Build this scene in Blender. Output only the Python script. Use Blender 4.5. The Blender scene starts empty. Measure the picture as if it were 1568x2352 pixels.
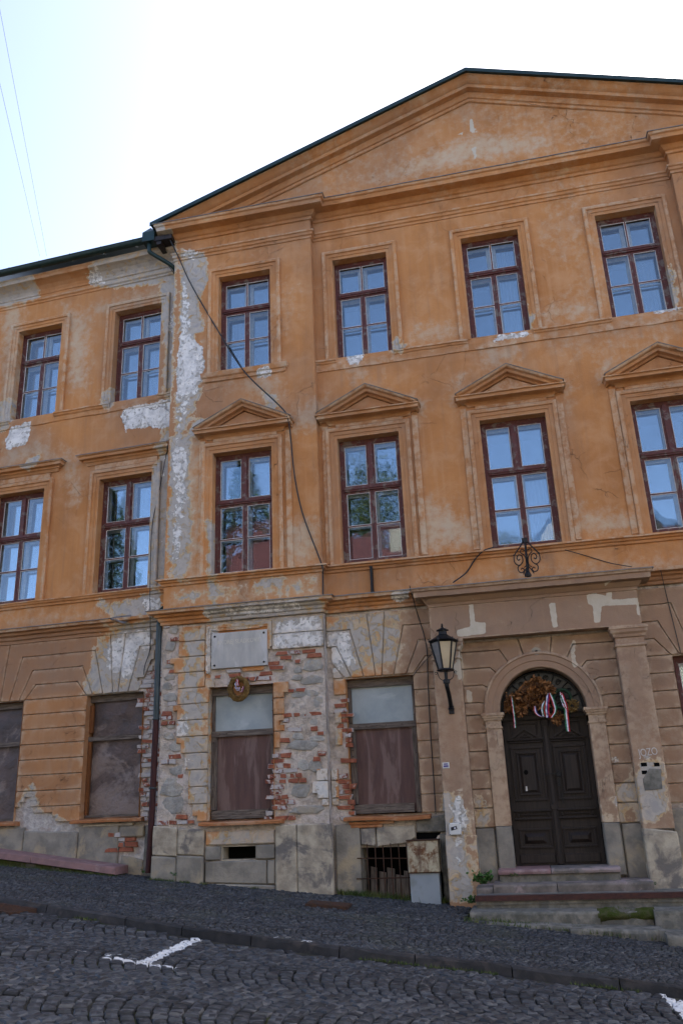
import bpy, bmesh, math, random
import numpy as np
from mathutils import Vector, Matrix
random.seed(11)
RNG = np.random.default_rng(7)
R_ = math.radians
S = bpy.context.scene
C = S.collection

# ------------------------------------------------------------------ camera
CAM = np.array([-0.31489, -13.08381, 1.16140])
YAW, PITCH, ROLL, FOC = R_(11.7054), R_(19.5845), R_(-2.38896), 1896.845   # FOC in pixels of a 1568 x 2352 picture
_f = np.array([-math.sin(YAW)*math.cos(PITCH), math.cos(YAW)*math.cos(PITCH), math.sin(PITCH)])
_rt = np.array([math.cos(YAW), math.sin(YAW), 0.0]); _up = np.cross(_rt, _f)
_r = _rt*math.cos(ROLL)+_up*math.sin(ROLL); _u = -_rt*math.sin(ROLL)+_up*math.cos(ROLL)
cam = bpy.data.objects.new('camera', bpy.data.cameras.new('camera')); C.objects.link(cam)
cam.matrix_world = Matrix(((_r[0], _u[0], -_f[0], CAM[0]), (_r[1], _u[1], -_f[1], CAM[1]), (_r[2], _u[2], -_f[2], CAM[2]), (0, 0, 0, 1)))
cam.data.sensor_fit = 'VERTICAL'; cam.data.sensor_height = 36.0; cam.data.lens = FOC/2352*36
cam.data.clip_start = 0.05; cam.data.clip_end = 3000
S.camera = cam
# ------------------------------------------------------------------ sky, sun, exposure
SUN_EL, SUN_AZ = R_(35), R_(43)          # azimuth measured from +Y (behind the houses) towards +X
w = bpy.data.worlds.new('World'); S.world = w; w.use_nodes = True
nt = w.node_tree; nt.nodes.clear()
sky = nt.nodes.new('ShaderNodeTexSky'); sky.sky_type = 'NISHITA'; sky.sun_disc = False
sky.sun_elevation = SUN_EL; sky.sun_rotation = SUN_AZ; sky.altitude = 600
sky.air_density = 0.55; sky.dust_density = 5.0; sky.ozone_density = 0.4
bg = nt.nodes.new('ShaderNodeBackground'); bg.inputs[1].default_value = 0.15
wo = nt.nodes.new('ShaderNodeOutputWorld')
nt.links.new(sky.outputs[0], bg.inputs[0]); nt.links.new(bg.outputs[0], wo.inputs[0])
sun = bpy.data.objects.new('sun', bpy.data.lights.new('sun', 'SUN')); C.objects.link(sun)
sun.data.energy = 3.0; sun.data.angle = R_(0.53); sun.data.color = (1.0, 0.95, 0.88)
_sd = Vector((math.sin(SUN_AZ)*math.cos(SUN_EL), math.cos(SUN_AZ)*math.cos(SUN_EL), math.sin(SUN_EL)))
sun.rotation_euler = _sd.to_track_quat('Z', 'Y').to_euler()
S.render.engine = 'CYCLES'
S.view_settings.view_transform = 'Standard'; S.view_settings.look = 'None'
S.view_settings.gamma = 1.0; S.view_settings.exposure = 2.42
try: S.view_settings.use_curve_mapping = False
except Exception: pass
S.cycles.max_bounces = 8; S.cycles.transparent_max_bounces = 16

# ------------------------------------------------------------------ pixels to places
def ray(a, b): return _f+(a-784)/FOC*_r-(b-1176)/FOC*_u
def px(a, b, y=0.0):
    "photo pixel to (x, z) on the facade plane y"
    d = ray(a, b); t = (y-CAM[1])/d[1]; p = CAM+t*d; return float(p[0]), float(p[2])
KL = 0.0568
def pxl(a, b, off=0.0):
    d = ray(a, b); y0 = .154+off-6*KL; t = (y0-KL*CAM[0]-CAM[1])/(d[1]+KL*d[0]); p = CAM+t*d; return float(p[0]), float(p[2])
def pg(a, b, dz=0.0):
    "photo pixel to a point of the sloping street"
    n = np.array([.095, -.01, 1.]); d = ray(a, b); t = (-.355+dz-n@CAM)/(n@d); p = CAM+t*d; return p
def WM(x, d, z): return (x, d, z)                                    # frame of the pedimented house
def WL(x, d, z): return (x+KL*d, .154+KL*(-6-x)+d, z)                # frame of the neighbouring house
def zp(x, y): return -.355-.095*np.clip(x, -25, 25)+.01*np.clip(y, -30, 10)

def vn(x, y, s=1.0, seed=0):
    "value noise 0..1 on arrays"
    x = np.asarray(x, float)*s+seed*17.31; y = np.asarray(y, float)*s+seed*9.17
    xi = np.floor(x); yi = np.floor(y); fx = x-xi; fy = y-yi; fx = fx*fx*(3-2*fx); fy = fy*fy*(3-2*fy)
    def h(a, b):
        v = np.sin(a*127.1+b*311.7+seed*74.7)*43758.5453; return v-np.floor(v)
    return (h(xi, yi)*(1-fx)+h(xi+1, yi)*fx)*(1-fy)+(h(xi, yi+1)*(1-fx)+h(xi+1, yi+1)*fx)*fy
def fbm(x, y, s=1.0, seed=0, o=4):
    t = 0; a = .5; n = 0
    for i in range(o): t = t+a*vn(x, y, s*2**i, seed+i); n += a; a *= .5
    return t/n

# ------------------------------------------------------------------ materials
MATS = {}
class NB:
    def __init__(s, name):
        m = bpy.data.materials.new(name); m.use_nodes = True; s.m = m; s.t = m.node_tree; s.t.nodes.clear()
        s.out = s.t.nodes.new('ShaderNodeOutputMaterial'); MATS[name] = m
    def n(s, ty, **k):
        d = s.t.nodes.new('ShaderNode'+ty)
        for a, v in k.items(): setattr(d, a, v)
        return d
    def l(s, a, b): s.t.links.new(a, b)
    def inp(s, sock, v):
        if isinstance(v, bpy.types.NodeSocket): s.l(v, sock)
        elif isinstance(v, (tuple, list)): sock.default_value = tuple(v)+((1,) if len(v) == 3 and len(sock.default_value) == 4 else ())
        else: sock.default_value = v
    def math(s, op, a, b=0.0, c=None, clamp=False):
        d = s.n('Math', operation=op, use_clamp=clamp); s.inp(d.inputs[0], a); s.inp(d.inputs[1], b)
        if c is not None: s.inp(d.inputs[2], c)
        return d.outputs[0]
    def mix(s, f, a, b, bt='MIX'):
        d = s.n('Mix', data_type='RGBA', blend_type=bt); s.inp(d.inputs[0], f); s.inp(d.inputs[6], a); s.inp(d.inputs[7], b); return d.outputs[2]
    def pos(s, scale=(1, 1, 1), obj=False):
        v = s.n('TexCoord').outputs[3] if obj else s.n('NewGeometry').outputs[0]
        if scale == (1, 1, 1): return v
        d = s.n('Vector Math'.replace(' ', ''), operation='MULTIPLY'); s.l(v, d.inputs[0]); d.inputs[1].default_value = scale; return d.outputs[0]
    def noise(s, v, scale, detail=6, rough=.6, dist=0.0):
        d = s.n('TexNoise'); s.l(v, d.inputs['Vector']); d.inputs['Scale'].default_value = scale; d.inputs['Detail'].default_value = detail
        d.inputs['Roughness'].default_value = rough; d.inputs['Distortion'].default_value = dist; return d.outputs[0]
    def ramp(s, f, lo, hi, smooth=True):
        d = s.n('MapRange'); d.interpolation_type = 'SMOOTHSTEP' if smooth else 'LINEAR'; s.inp(d.inputs[0], f); d.inputs[1].default_value = lo; d.inputs[2].default_value = hi
        return d.outputs[0]
    def attr(s, name): return s.n('Attribute', attribute_name=name).outputs['Fac']
    def bsdf(s, col, rough=.8, metal=0.0, height=None, dist=.01, spec=.3, strength=1.0):
        d = s.n('BsdfPrincipled'); s.inp(d.inputs['Base Color'], col); s.inp(d.inputs['Roughness'], rough); s.inp(d.inputs['Metallic'], metal)
        d.inputs['Specular IOR Level'].default_value = spec
        if height is not None:
            b = s.n('Bump'); b.inputs['Distance'].default_value = dist; b.inputs['Strength'].default_value = strength; s.l(height, b.inputs['Height']); s.l(b.outputs[0], d.inputs['Normal'])
        s.l(d.outputs[0], s.out.inputs[0]); return d

def plaster(name, A, B, Cc, soot):
    b = NB(name); p = b.pos()
    n1 = b.noise(p, .9, 5); n2 = b.noise(p, 7, 8, .65); n3 = b.noise(p, 55, 4); n5 = b.noise(p, 2.6, 7, .6, .6)
    st = b.noise(b.pos((9, 9, .55)), 1.0, 5, .6)
    base = b.mix(b.ramp(n1, .35, .68), A, B)
    base = b.mix(b.math('MULTIPLY', b.ramp(n5, .42, .72), .6), base, Cc)
    base = b.mix(b.math('MULTIPLY', b.ramp(st, .5, .75), .35), base, Cc)
    base = b.mix(b.math('MULTIPLY', b.ramp(st, .5, .25), .25), base, soot)
    pale = b.attr('pale')
    pf = b.ramp(b.math('ADD', pale, b.math('MULTIPLY', b.math('SUBTRACT', n2, .5), 1.5)), .28, .95)
    pf = b.math('MULTIPLY', pf, b.ramp(pale, .02, .25))
    col = b.mix(b.math('MULTIPLY', pf, .85), base, b.mix(n5, (.56, .38, .21), (.5, .43, .33)))
    chip = b.ramp(b.math('ADD', n2, b.math('MULTIPLY', b.math('SUBTRACT', n5, .5), .7)), .70, .76)
    col = b.mix(b.math('MULTIPLY', chip, .5), col, (.55, .38, .2))
    df = b.math('MULTIPLY', b.attr('dirt'), b.math('ADD', .55, b.math('MULTIPLY', n5, .75)), clamp=True)
    col = b.mix(df, col, b.mix(n2, soot, tuple(v*1.35 for v in soot)))
    nz = b.math('ADD', b.math('MULTIPLY', b.math('SUBTRACT', n2, .5), .75), b.math('MULTIPLY', b.math('SUBTRACT', n5, .5), .5))
    g = b.math('ADD', b.attr('grey'), nz)
    n6 = b.noise(p, 5.5, 7, .7, .8); ring = b.ramp(g, .41, .45); gm = b.math('MULTIPLY', b.ramp(g, .49, .52), b.ramp(n6, .60, .53))
    col = b.mix(ring, col, b.mix(b.ramp(n2, .35, .6), (.47, .31, .14), (.53, .42, .29)))
    greyc = b.mix(n2, (.32, .28, .235), (.54, .48, .405)); greyc = b.mix(b.ramp(n6, .46, .38), greyc, (.345, .32, .29))
    col = b.mix(gm, col, greyc)
    wv = b.math('ADD', b.attr('white'), b.math('MULTIPLY', nz, .9))
    w0 = b.ramp(wv, .47, .5); fl = b.ramp(b.math('ADD', b.noise(p, 16, 6, .6, .4), b.math('MULTIPLY', b.math('SUBTRACT', wv, .6), .22)), .46, .49)
    col = b.mix(w0, col, b.mix(fl, (.42, .385, .33), b.mix(b.ramp(n2, .35, .65), (.56, .53, .485), (.80, .76, .69))))
    cr = b.ramp(b.math('ADD', b.attr('cream'), b.math('MULTIPLY', b.math('SUBTRACT', n2, .5), .5)), .47, .52); col = b.mix(cr, col, b.mix(n2, (.42, .35, .25), (.62, .54, .42)))
    pt = b.n('NewGeometry').outputs['Pointiness']; ew = b.math('MULTIPLY', b.ramp(pt, .515, .57), b.ramp(n2, .38, .6)); col = b.mix(b.math('MULTIPLY', ew, .55), col, (.56, .42, .28))
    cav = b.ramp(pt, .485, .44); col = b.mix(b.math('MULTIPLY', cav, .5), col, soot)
    crack = b.n('TexVoronoi', feature='DISTANCE_TO_EDGE'); crack.inputs['Scale'].default_value = 1.7
    wob = b.n('VectorMath', operation='ADD'); b.l(p, wob.inputs[0]); nc = b.n('TexNoise'); nc.inputs['Scale'].default_value = 3.5; nc.inputs['Detail'].default_value = 6
    sc = b.n('VectorMath', operation='SCALE'); b.l(nc.outputs[1], sc.inputs[0]); sc.inputs['Scale'].default_value = .5
    b.l(sc.outputs[0], wob.inputs[1]); b.l(wob.outputs[0], crack.inputs['Vector'])
    ck = b.math('MULTIPLY', b.ramp(crack.outputs[0], .006, .0), b.ramp(n1, .52, .6))
    col = b.mix(b.math('MULTIPLY', ck, .55), col, (.09, .06, .04))
    h = b.math('ADD', b.math('MULTIPLY', n2, .45), b.math('MULTIPLY', n3, .22))
    h = b.math('SUBTRACT', h, b.math('ADD', b.math('MULTIPLY', gm, .35), b.math('MULTIPLY', b.math('MULTIPLY', w0, fl), -.25)))
    h = b.math('SUBTRACT', h, b.math('MULTIPLY', ck, .5))
    b.bsdf(col, .92, 0, h, .018, .15)
OCH = ((.51, .226, .079), (.41, .174, .060), (.56, .305, .148), (.23, .145, .094))
plaster('ochre plaster', *OCH)
# browner, greyer tones for the portal plaster than for the walls above it
plaster('brown plaster', (.40, .215, .108), (.285, .168, .10), (.46, .275, .14), (.225, .16, .115))

def simple(name, c1, c2, scale=8, rough=.8, metal=0, bump=.004, spec=.3, detail=6, stretch=(1, 1, 1), c3=None, obj=False, lo=.35, hi=.65, island=False):
    b = NB(name); p = b.pos(stretch, obj); n = b.noise(p, scale, detail, .62); n2 = b.noise(p, scale*5, 4)
    col = b.mix(b.ramp(n, lo, hi), c1, c2)
    if c3: col = b.mix(b.ramp(b.noise(p, scale*.37, 6, .65, .5), .52, .62), col, c3)
    if island:
        rnd = b.n('NewGeometry').outputs['Random Per Island']; oi = b.n('ObjectInfo').outputs['Random']
        r = b.math('FRACT', b.math('ADD', rnd, oi)); v = b.math('ADD', 1-island/2, b.math('MULTIPLY', r, island))
        hs = b.n('HueSaturation'); b.l(v, hs.inputs['Value']); b.l(col, hs.inputs['Color']); col = hs.outputs[0]
    b.bsdf(col, rough, metal, b.math('ADD', n, b.math('MULTIPLY', n2, .4)), bump, spec)
    return b
simple('plinth render', (.30, .265, .21), (.19, .17, .14), 3.2, .95, 0, .02, .1, 9, c3=(.36, .29, .19))
simple('plinth stone', (.46, .39, .285), (.28, .235, .175), 5, .95, 0, .016, .1, 9, c3=(.17, .15, .13))
simple('mortar', (.62, .52, .415), (.40, .335, .275), 9, .97, 0, .05, .1, 10, c3=(.60, .51, .44))
simple('limewashed mortar', (.64, .58, .51), (.40, .35, .305), 9, .97, 0, .05, .1, 10, c3=(.42, .34, .29))
def brickmat(name, wash):
    b = NB(name); p = b.pos(); n = b.noise(p, 14, 7, .65); n2 = b.noise(p, 60, 4); oi = b.n('ObjectInfo').outputs['Random']; gi = b.n('NewGeometry').outputs['Random Per Island']
    r = b.math('FRACT', b.math('ADD', oi, gi))
    col = b.mix(r, (.28, .090, .052), (.18, .068, .048)); col = b.mix(b.ramp(n, .4, .7), col, (.38, .15, .08))
    k = b.ramp(b.math('ADD', b.math('ADD', n, b.math('MULTIPLY', b.math('SUBTRACT', r, .5), .55)), wash), .55, .62)
    col = b.mix(k, col, b.mix(n2, (.36, .32, .29), (.52, .47, .43)))
    b.bsdf(col, .95, 0, b.math('ADD', n, b.math('MULTIPLY', n2, .4)), .012, .1)
brickmat('brick', -.01); brickmat('limewashed brick', .21)
simple('rubble stone', (.42, .39, .335), (.29, .27, .235), 9, .96, 0, .035, .12, 10, c3=(.40, .34, .26), island=.35)
simple('step stone', (.20, .165, .14), (.11, .095, .08), 6, .85, 0, .01, .25, 9, c3=(.30, .23, .21))
simple('red stone', (.27, .15, .135), (.20, .115, .105), 7, .7, 0, .006, .35, 9, c3=(.30, .2, .185))
simple('moss', (.045, .06, .012), (.07, .07, .03), 14, 1, 0, .03, .05, 8, c3=(.12, .11, .09))
simple('concrete', (.22, .20, .165), (.11, .105, .085), 8, .95, 0, .012, .12, 9, c3=(.13, .125, .11))
simple('window paint', (.115, .032, .024), (.085, .028, .022), 22, .6, 0, .004, .35, 7, c3=(.16, .12, .095))
simple('white paint', (.62, .62, .60), (.50, .50, .48), 15, .6, 0, .002)
simple('putty', (.68, .66, .62), (.5, .46, .42), 25, .8, 0, .003, .2)
simple('curtain', (.62, .60, .55), (.50, .48, .44), 6, .9, 0, .004, .1, 6, (8, 8, .4))
simple('interior', (.16, .16, .155), (.12, .12, .12), 2, .95, 0, .002, .1)
simple('grey wood', (.18, .145, .115), (.08, .062, .05), 5, .85, 0, .008, .15, 8, (9, 9, .9))
simple('grey wood across', (.18, .145, .115), (.08, .062, .05), 5, .85, 0, .008, .15, 8, (.9, 9, 9))
simple('orange wood', (.20, .075, .022), (.14, .052, .018), 5, .7, 0, .005, .25, 8, (9, 9, .9))
simple('brown board', (.125, .068, .055), (.092, .052, .044), 3, .7, 0, .004, .25, 8, (4, 4, .5), c3=(.17, .11, .092))
simple('grey board', (.36, .395, .39), (.28, .32, .32), 2.2, .75, 0, .004, .25, 9, c3=(.42, .45, .44))
simple('dark sheeting', (.105, .068, .055), (.06, .042, .036), 3, .5, 0, .03, .4, 6, c3=(.20, .15, .125), lo=.3, hi=.7)
simple('door wood', (.028, .019, .0145), (.015, .0105, .0085), 4, .55, 0, .004, .3, 8, (9, 9, .8))
simple('black iron', (.014, .015, .017), (.024, .023, .022), 20, .5, .6, .002, .4)
simple('rusty iron', (.05, .032, .024), (.085, .04, .022), 18, .85, .2, .004, .2)
simple('steel edge', (.085, .035, .026), (.055, .026, .022), 14, .75, .2, .004, .25)
simple('sill clay', (.40, .165, .065), (.33, .13, .05), 6, .85, 0, .006, .2, 7, c3=(.44, .24, .13))
simple('green metal', (.010, .026, .023), (.016, .035, .031), 6, .45, .3, .002, .4)
simple('pipe zinc', (.028, .040, .042), (.055, .07, .072), 5, .5, .4, .003, .4, 6, (6, 6, .7))
simple('pipe rust', (.055, .016, .013), (.038, .013, .012), 7, .7, .1, .003, .3)
simple('cable', (.018, .018, .019), (.03, .03, .03), 10, .6)
simple('lead flashing', (.16, .145, .13), (.24, .215, .185), 6, .6, .3, .004, .35)
simple('white plastic', (.62, .61, .56), (.55, .53, .48), 9, .55)
simple('sticker ink', (.02, .02, .022), (.03, .03, .03), 9, .6)
simple('lamp glass', (.50, .40, .25), (.42, .33, .21), 5, .35, 0, .001, .4)
simple('lamp glass grey', (.16, .15, .145), (.11, .105, .10), 5, .25, 0, .001, .5)
simple('plaque stone', (.46, .435, .385), (.38, .36, .325), 3, .7, 0, .003, .3, 9, (3, 3, .8), c3=(.50, .48, .45))
simple('faded gilt', (.62, .57, .45), (.52, .49, .40), 30, .7)
simple('straw', (.23, .145, .05), (.15, .085, .03), 30, .9, 0, .012, .1)
simple('dry leaf', (.27, .12, .04), (.10, .045, .02), 12, .8, 0, .002, .2, island=.9)
simple('red cloth', (.42, .018, .022), (.36, .015, .02), 20, .7)
simple('white cloth', (.66, .64, .66), (.56, .54, .58), 20, .7)
simple('green cloth', (.02, .16, .065), (.02, .12, .05), 20, .7)
simple('blue cloth', (.09, .06, .22), (.07, .05, .18), 20, .7)
simple('green wreath', (.012, .03, .016), (.02, .045, .022), 40, .9, 0, .01)
simple('weed leaf', (.045, .11, .016), (.03, .075, .012), 9, .6, 0, .002, .3, island=.8)
simple('grass', (.05, .085, .018), (.085, .095, .03), 9, .8, 0, .002, .2, island=.9)
simple('spruce needles', (.018, .038, .017), (.012, .026, .012), 3, .8, island=.8)
simple('tree leaf', (.07, .085, .015), (.045, .07, .012), 3, .7, island=.9)
simple('bark', (.09, .065, .05), (.06, .045, .035), 6, .95, 0, .02)
simple('red tile', (.075, .020, .019), (.05, .016, .016), 4, .8, island=.4)
simple('pale wall', (.30, .28, .22), (.25, .23, .19), 2, .9)
simple('chalk', (.6, .55, .48), (.5, .45, .4), 30, .9)
simple('road paint', (.62, .62, .60), (.5, .5, .48), 30, .8)
simple('dirt joint', (.040, .038, .032), (.055, .05, .038), 9, 1, 0, .02, .05, c3=(.05, .055, .025))
simple('ground', (.06, .055, .045), (.045, .05, .03), 2, 1, 0, .02, .05, c3=(.05, .065, .025))
simple('kerb stone', (.040, .037, .036), (.025, .024, .024), 9, .8, 0, .01, .25, 8, c3=(.055, .047, .043), island=.6)
simple('dark glass', (.010, .011, .012), (.018, .018, .018), 8, .35, 0, .001, .4)
b = NB('dark opening'); b.bsdf((.006, .006, .006), 1, spec=0)
# rusted enamel of the meter cupboard
b = NB('rusty enamel'); p = b.pos(); n = b.noise(p, 5.5, 9, .7, .3); n2 = b.noise(b.pos((12, 12, 2)), 1.5, 6)
c_ = b.mix(b.ramp(n, .43, .6), (.42, .36, .24), (.15, .065, .025)); c_ = b.mix(b.math('MULTIPLY', b.ramp(n2, .5, .68), .7), c_, (.075, .03, .016)); b.bsdf(c_, .75, 0, n, .004)
simple('grey cupboard', (.27, .295, .305), (.235, .26, .27), 3, .7, 0, .002, .3, 9, c3=(.2, .21, .2))
# window glass: old, slightly wavy, reflecting panes one can look through
b = NB('glass'); p = b.pos(); n = b.noise(p, 2.3, 2, .4)
bu = b.n('Bump'); bu.inputs['Distance'].default_value = .006; bu.inputs['Strength'].default_value = .35; b.l(n, bu.inputs['Height'])
gl = b.n('BsdfGlossy'); gl.inputs['Roughness'].default_value = .015; gl.inputs['Color'].default_value = (.84, .92, .98, 1); b.l(bu.outputs[0], gl.inputs['Normal'])
tr = b.n('BsdfTransparent'); tr.inputs[0].default_value = (.80, .83, .84, 1)
fr = b.n('Fresnel'); b.l(b.math('MULTIPLY_ADD', b.n('NewGeometry').outputs['Backfacing'], 1/1.55-1.55, 1.55), fr.inputs[0])
mx = b.n('MixShader'); b.l(b.math('ADD', fr.outputs[0], .025, clamp=True), mx.inputs[0]); b.l(tr.outputs[0], mx.inputs[1]); b.l(gl.outputs[0], mx.inputs[2]); b.l(mx.outputs[0], b.out.inputs[0])
b = NB('inner glass'); gl = b.n('BsdfGlossy'); gl.inputs['Roughness'].default_value = .03; gl.inputs['Color'].default_value = (.82, .91, .97, 1); tr = b.n('BsdfTransparent'); tr.inputs[0].default_value = (.8, .83, .84, 1)
mx = b.n('MixShader'); mx.inputs[0].default_value = .33; b.l(tr.outputs[0], mx.inputs[1]); b.l(gl.outputs[0], mx.inputs[2]); b.l(mx.outputs[0], b.out.inputs[0])
# basalt setts, with the worn parking lines painted across them
def settmat(name, paint):
    b = NB(name); p = b.pos(); n = b.noise(p, 26, 6, .6); n2 = b.noise(p, 1.2, 5)
    r = b.math('FRACT', b.math('ADD', b.n('NewGeometry').outputs['Random Per Island'], b.n('ObjectInfo').outputs['Random']))
    col = b.mix(b.math('POWER', b.ramp(r, .05, 1.0, False), 1.6), (.010, .011, .013), (.078, .083, .090)); col = b.mix(b.math('MULTIPLY', n, .35), col, (.035, .035, .036))
    col = b.mix(b.math('MULTIPLY', b.ramp(r, .93, .99), .6), col, (.12, .115, .105)); col = b.mix(b.math('MULTIPLY', b.ramp(n2, .5, .7), .35), col, (.05, .055, .032) if not paint else (.04, .042, .046))
    if paint:
        sep = b.n('SeparateXYZ'); b.l(p, sep.inputs[0]); m = None
        for (ax, ay, bx, by, wd, wear) in paint:
            L = math.hypot(bx-ax, by-ay); ux, uy = (bx-ax)/L, (by-ay)/L
            X = b.math('SUBTRACT', sep.outputs[0], ax); Y = b.math('SUBTRACT', sep.outputs[1], ay)
            s = b.math('ADD', b.math('MULTIPLY', X, ux), b.math('MULTIPLY', Y, uy)); t = b.math('ABSOLUTE', b.math('SUBTRACT', b.math('MULTIPLY', Y, ux), b.math('MULTIPLY', X, uy)))
            k = b.math('MULTIPLY', b.math('MULTIPLY', b.math('GREATER_THAN', s, 0), b.math('LESS_THAN', s, L)), b.math('LESS_THAN', b.math('ADD', t, b.math('MULTIPLY', b.math('SUBTRACT', n, .5), .05)), wd/2))
            k = b.math('MULTIPLY', k, b.ramp(b.math('ADD', b.noise(p, 30, 6, .7), b.math('MULTIPLY', b.math('SUBTRACT', r, .5), .25)), wear, wear+.06)); m = k if m is None else b.math('MAXIMUM', m, k)
        col = b.mix(m, col, b.mix(n, (.55, .55, .54), (.68, .68, .66)))
    b.bsdf(col, b.math('ADD', .42, b.math('MULTIPLY', n, .3)), 0, n, .006, .4)
def g2(a, b_): q = pg(a, b_, -.055); return float(q[0]), float(q[1])
_m = [(473, 2146, 330, 2210, .125, .35), (240, 2197, 404, 2221, .075, .35), (165, 2180, 330, 2203, .06, .60), (1518, 2268, 1590, 2340, .14, .33), (960, 2217, 992, 2219, .05, .4)]
settmat('road sett', [(*g2(a, b_), *g2(c, d), w_, k) for a, b_, c, d, w_, k in _m]); settmat('pavement cobble', None)

# ------------------------------------------------------------------ object helpers
def tag(o, label=None, cat=None, group=None, kind=None):
    for k, v in (('label', label), ('category', cat), ('group', group), ('kind', kind)):
        if v: o[k] = v
    return o
def empty(name, loc, label=None, cat=None, group=None, rz=0.0):
    o = bpy.data.objects.new(name, None); C.objects.link(o); o.location = loc; o.rotation_euler = (0, 0, rz); o.empty_display_size = .2
    return tag(o, label, cat, group)
def adopt(o, parent):
    if parent is not None:
        o.parent = parent
        pw = parent.matrix_basis if parent.parent is None else parent.parent.matrix_basis @ parent.matrix_parent_inverse @ parent.matrix_basis
        o.matrix_parent_inverse = pw.inverted()
    return o
def link(name, me, parent=None, loc=None, rz=None):
    o = bpy.data.objects.new(name, me); C.objects.link(o)
    if loc is not None: o.location = loc
    if rz is not None: o.rotation_euler = (0, 0, rz)
    return adopt(o, parent)
def sub(name, me, parent, loc=(0, 0, 0)):
    "child given in its parent's own coordinates"
    o = bpy.data.objects.new(name, me); C.objects.link(o); o.parent = parent; o.location = loc; return o

class MB:
    def __init__(s, W=WM): s.v = []; s.f = []; s.mi = []; s.W = W; s.cur = 0
    def poly(s, pts, mi=None):
        i = len(s.v); s.v += [tuple(p) for p in pts]; s.f.append(tuple(range(i, i+len(pts)))); s.mi.append(s.cur if mi is None else mi); return s
    def grid(s, P, mi=None, closed=False):
        "P[i][j] world points"
        i0 = len(s.v); n = len(P); m = len(P[0])
        for r in P: s.v += [tuple(p) for p in r]
        for i in range(n-1):
            for j in range(m-1 if not closed else m):
                a = i0+i*m+j; b_ = i0+i*m+(j+1) % m
                s.f.append((a, b_, b_+m, a+m)); s.mi.append(s.cur if mi is None else mi)
        return s
    def box(s, x0, x1, d0, d1, z0, z1, mi=None, W=None):
        W = W or s.W; i = len(s.v)
        s.v += [W(x, d, z) for z in (z0, z1) for d in (d0, d1) for x in (x0, x1)]
        for f in ((0, 2, 3, 1), (4, 5, 7, 6), (0, 1, 5, 4), (2, 6, 7, 3), (0, 4, 6, 2), (1, 3, 7, 5)):
            s.f.append(tuple(i+k for k in f)); s.mi.append(s.cur if mi is None else mi)
        return s
    def cbox(s, x0, x1, d0, d1, z0, z1, c=.008, mi=None):
        "box with chamfered front edges (front is the d0 side)"
        W = s.W
        a = [W(x0, d1, z0), W(x1, d1, z0), W(x1, d1, z1), W(x0, d1, z1)]; b_ = [W(x0, d0+c, z0), W(x1, d0+c, z0), W(x1, d0+c, z1), W(x0, d0+c, z1)]
        e = [W(x0+c, d0, z0+c), W(x1-c, d0, z0+c), W(x1-c, d0, z1-c), W(x0+c, d0, z1-c)]
        s.grid([a, b_, e], mi, closed=True); s.poly(e, mi); s.poly(a[::-1], mi); return s
    def prism(s, pts, d0, d1, mi=None):
        "pts (x,z) outline counter-clockwise seen from the street, front at d0"
        f = [s.W(x, d0, z) for x, z in pts]; k = [s.W(x, d1, z) for x, z in pts]; s.poly(f, mi); s.poly(k[::-1], mi)
        n = len(pts)
        for i in range(n): s.poly([f[i], k[i], k[(i+1) % n], f[(i+1) % n]], mi)
        return s
    def tube(s, pts, r, n=7, mi=None, caps=True):
        pts = [Vector(p) for p in pts]; rs = r if isinstance(r, (list, tuple)) else [r]*len(pts); rings = []; up = None
        for i, p in enumerate(pts):
            t = (pts[min(i+1, len(pts)-1)]-pts[max(i-1, 0)]).normalized()
            if up is None: up = t.orthogonal().normalized()
            up = (up-t*up.dot(t)).normalized(); sd = t.cross(up)
            rings.append([p+(up*math.cos(2*math.pi*k/n)+sd*math.sin(2*math.pi*k/n))*rs[i] for k in range(n)])
        s.grid(rings, mi, closed=True)
        if caps: s.poly(rings[0][::-1], mi); s.poly(rings[-1], mi)
        return s
    def lathe(s, prof, c, n=12, mi=None, sq=None):
        rings = [[(c[0]+r*math.cos(2*math.pi*k/n+(sq or 0)), c[1]+r*math.sin(2*math.pi*k/n+(sq or 0)), c[2]+z) for k in range(n)] for r, z in prof]
        s.grid(rings, mi, closed=True); s.poly(rings[0][::-1], mi); s.poly(rings[-1], mi); return s
    def mesh(s, mats, smooth=False, wear=False, name='m'):
        me = bpy.data.meshes.new(name); me.from_pydata(s.v, [], s.f)
        for m in ([mats] if isinstance(mats, str) else mats): me.materials.append(MATS[m])
        if any(s.mi): me.polygons.foreach_set('material_index', s.mi)
        bm = bmesh.new(); bm.from_mesh(me); bmesh.ops.recalc_face_normals(bm, faces=bm.faces); bm.to_mesh(me); bm.free()
        if smooth: me.polygons.foreach_set('use_smooth', [True]*len(me.polygons))
        if wear: put_wear(me)
        return me
    def build(s, name, mats, parent=None, smooth=False, wear=False): return link(name, s.mesh(mats, smooth, wear, name), parent)

def curve_pts(P, n=8):
    "smooth curve through the points (Catmull-Rom)"
    P = [Vector(p) for p in P]; Q = [P[0]*2-P[1]]+P+[P[-1]*2-P[-2]]; o = []
    for i in range(1, len(Q)-2):
        for k in range(n):
            t = k/n; a, b_, c, d = Q[i-1:i+3]
            o.append(.5*((2*b_)+(c-a)*t+(2*a-5*b_+4*c-d)*t*t+(3*b_-a-3*c+d)*t**3))
    return o+[P[-1]]
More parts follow.
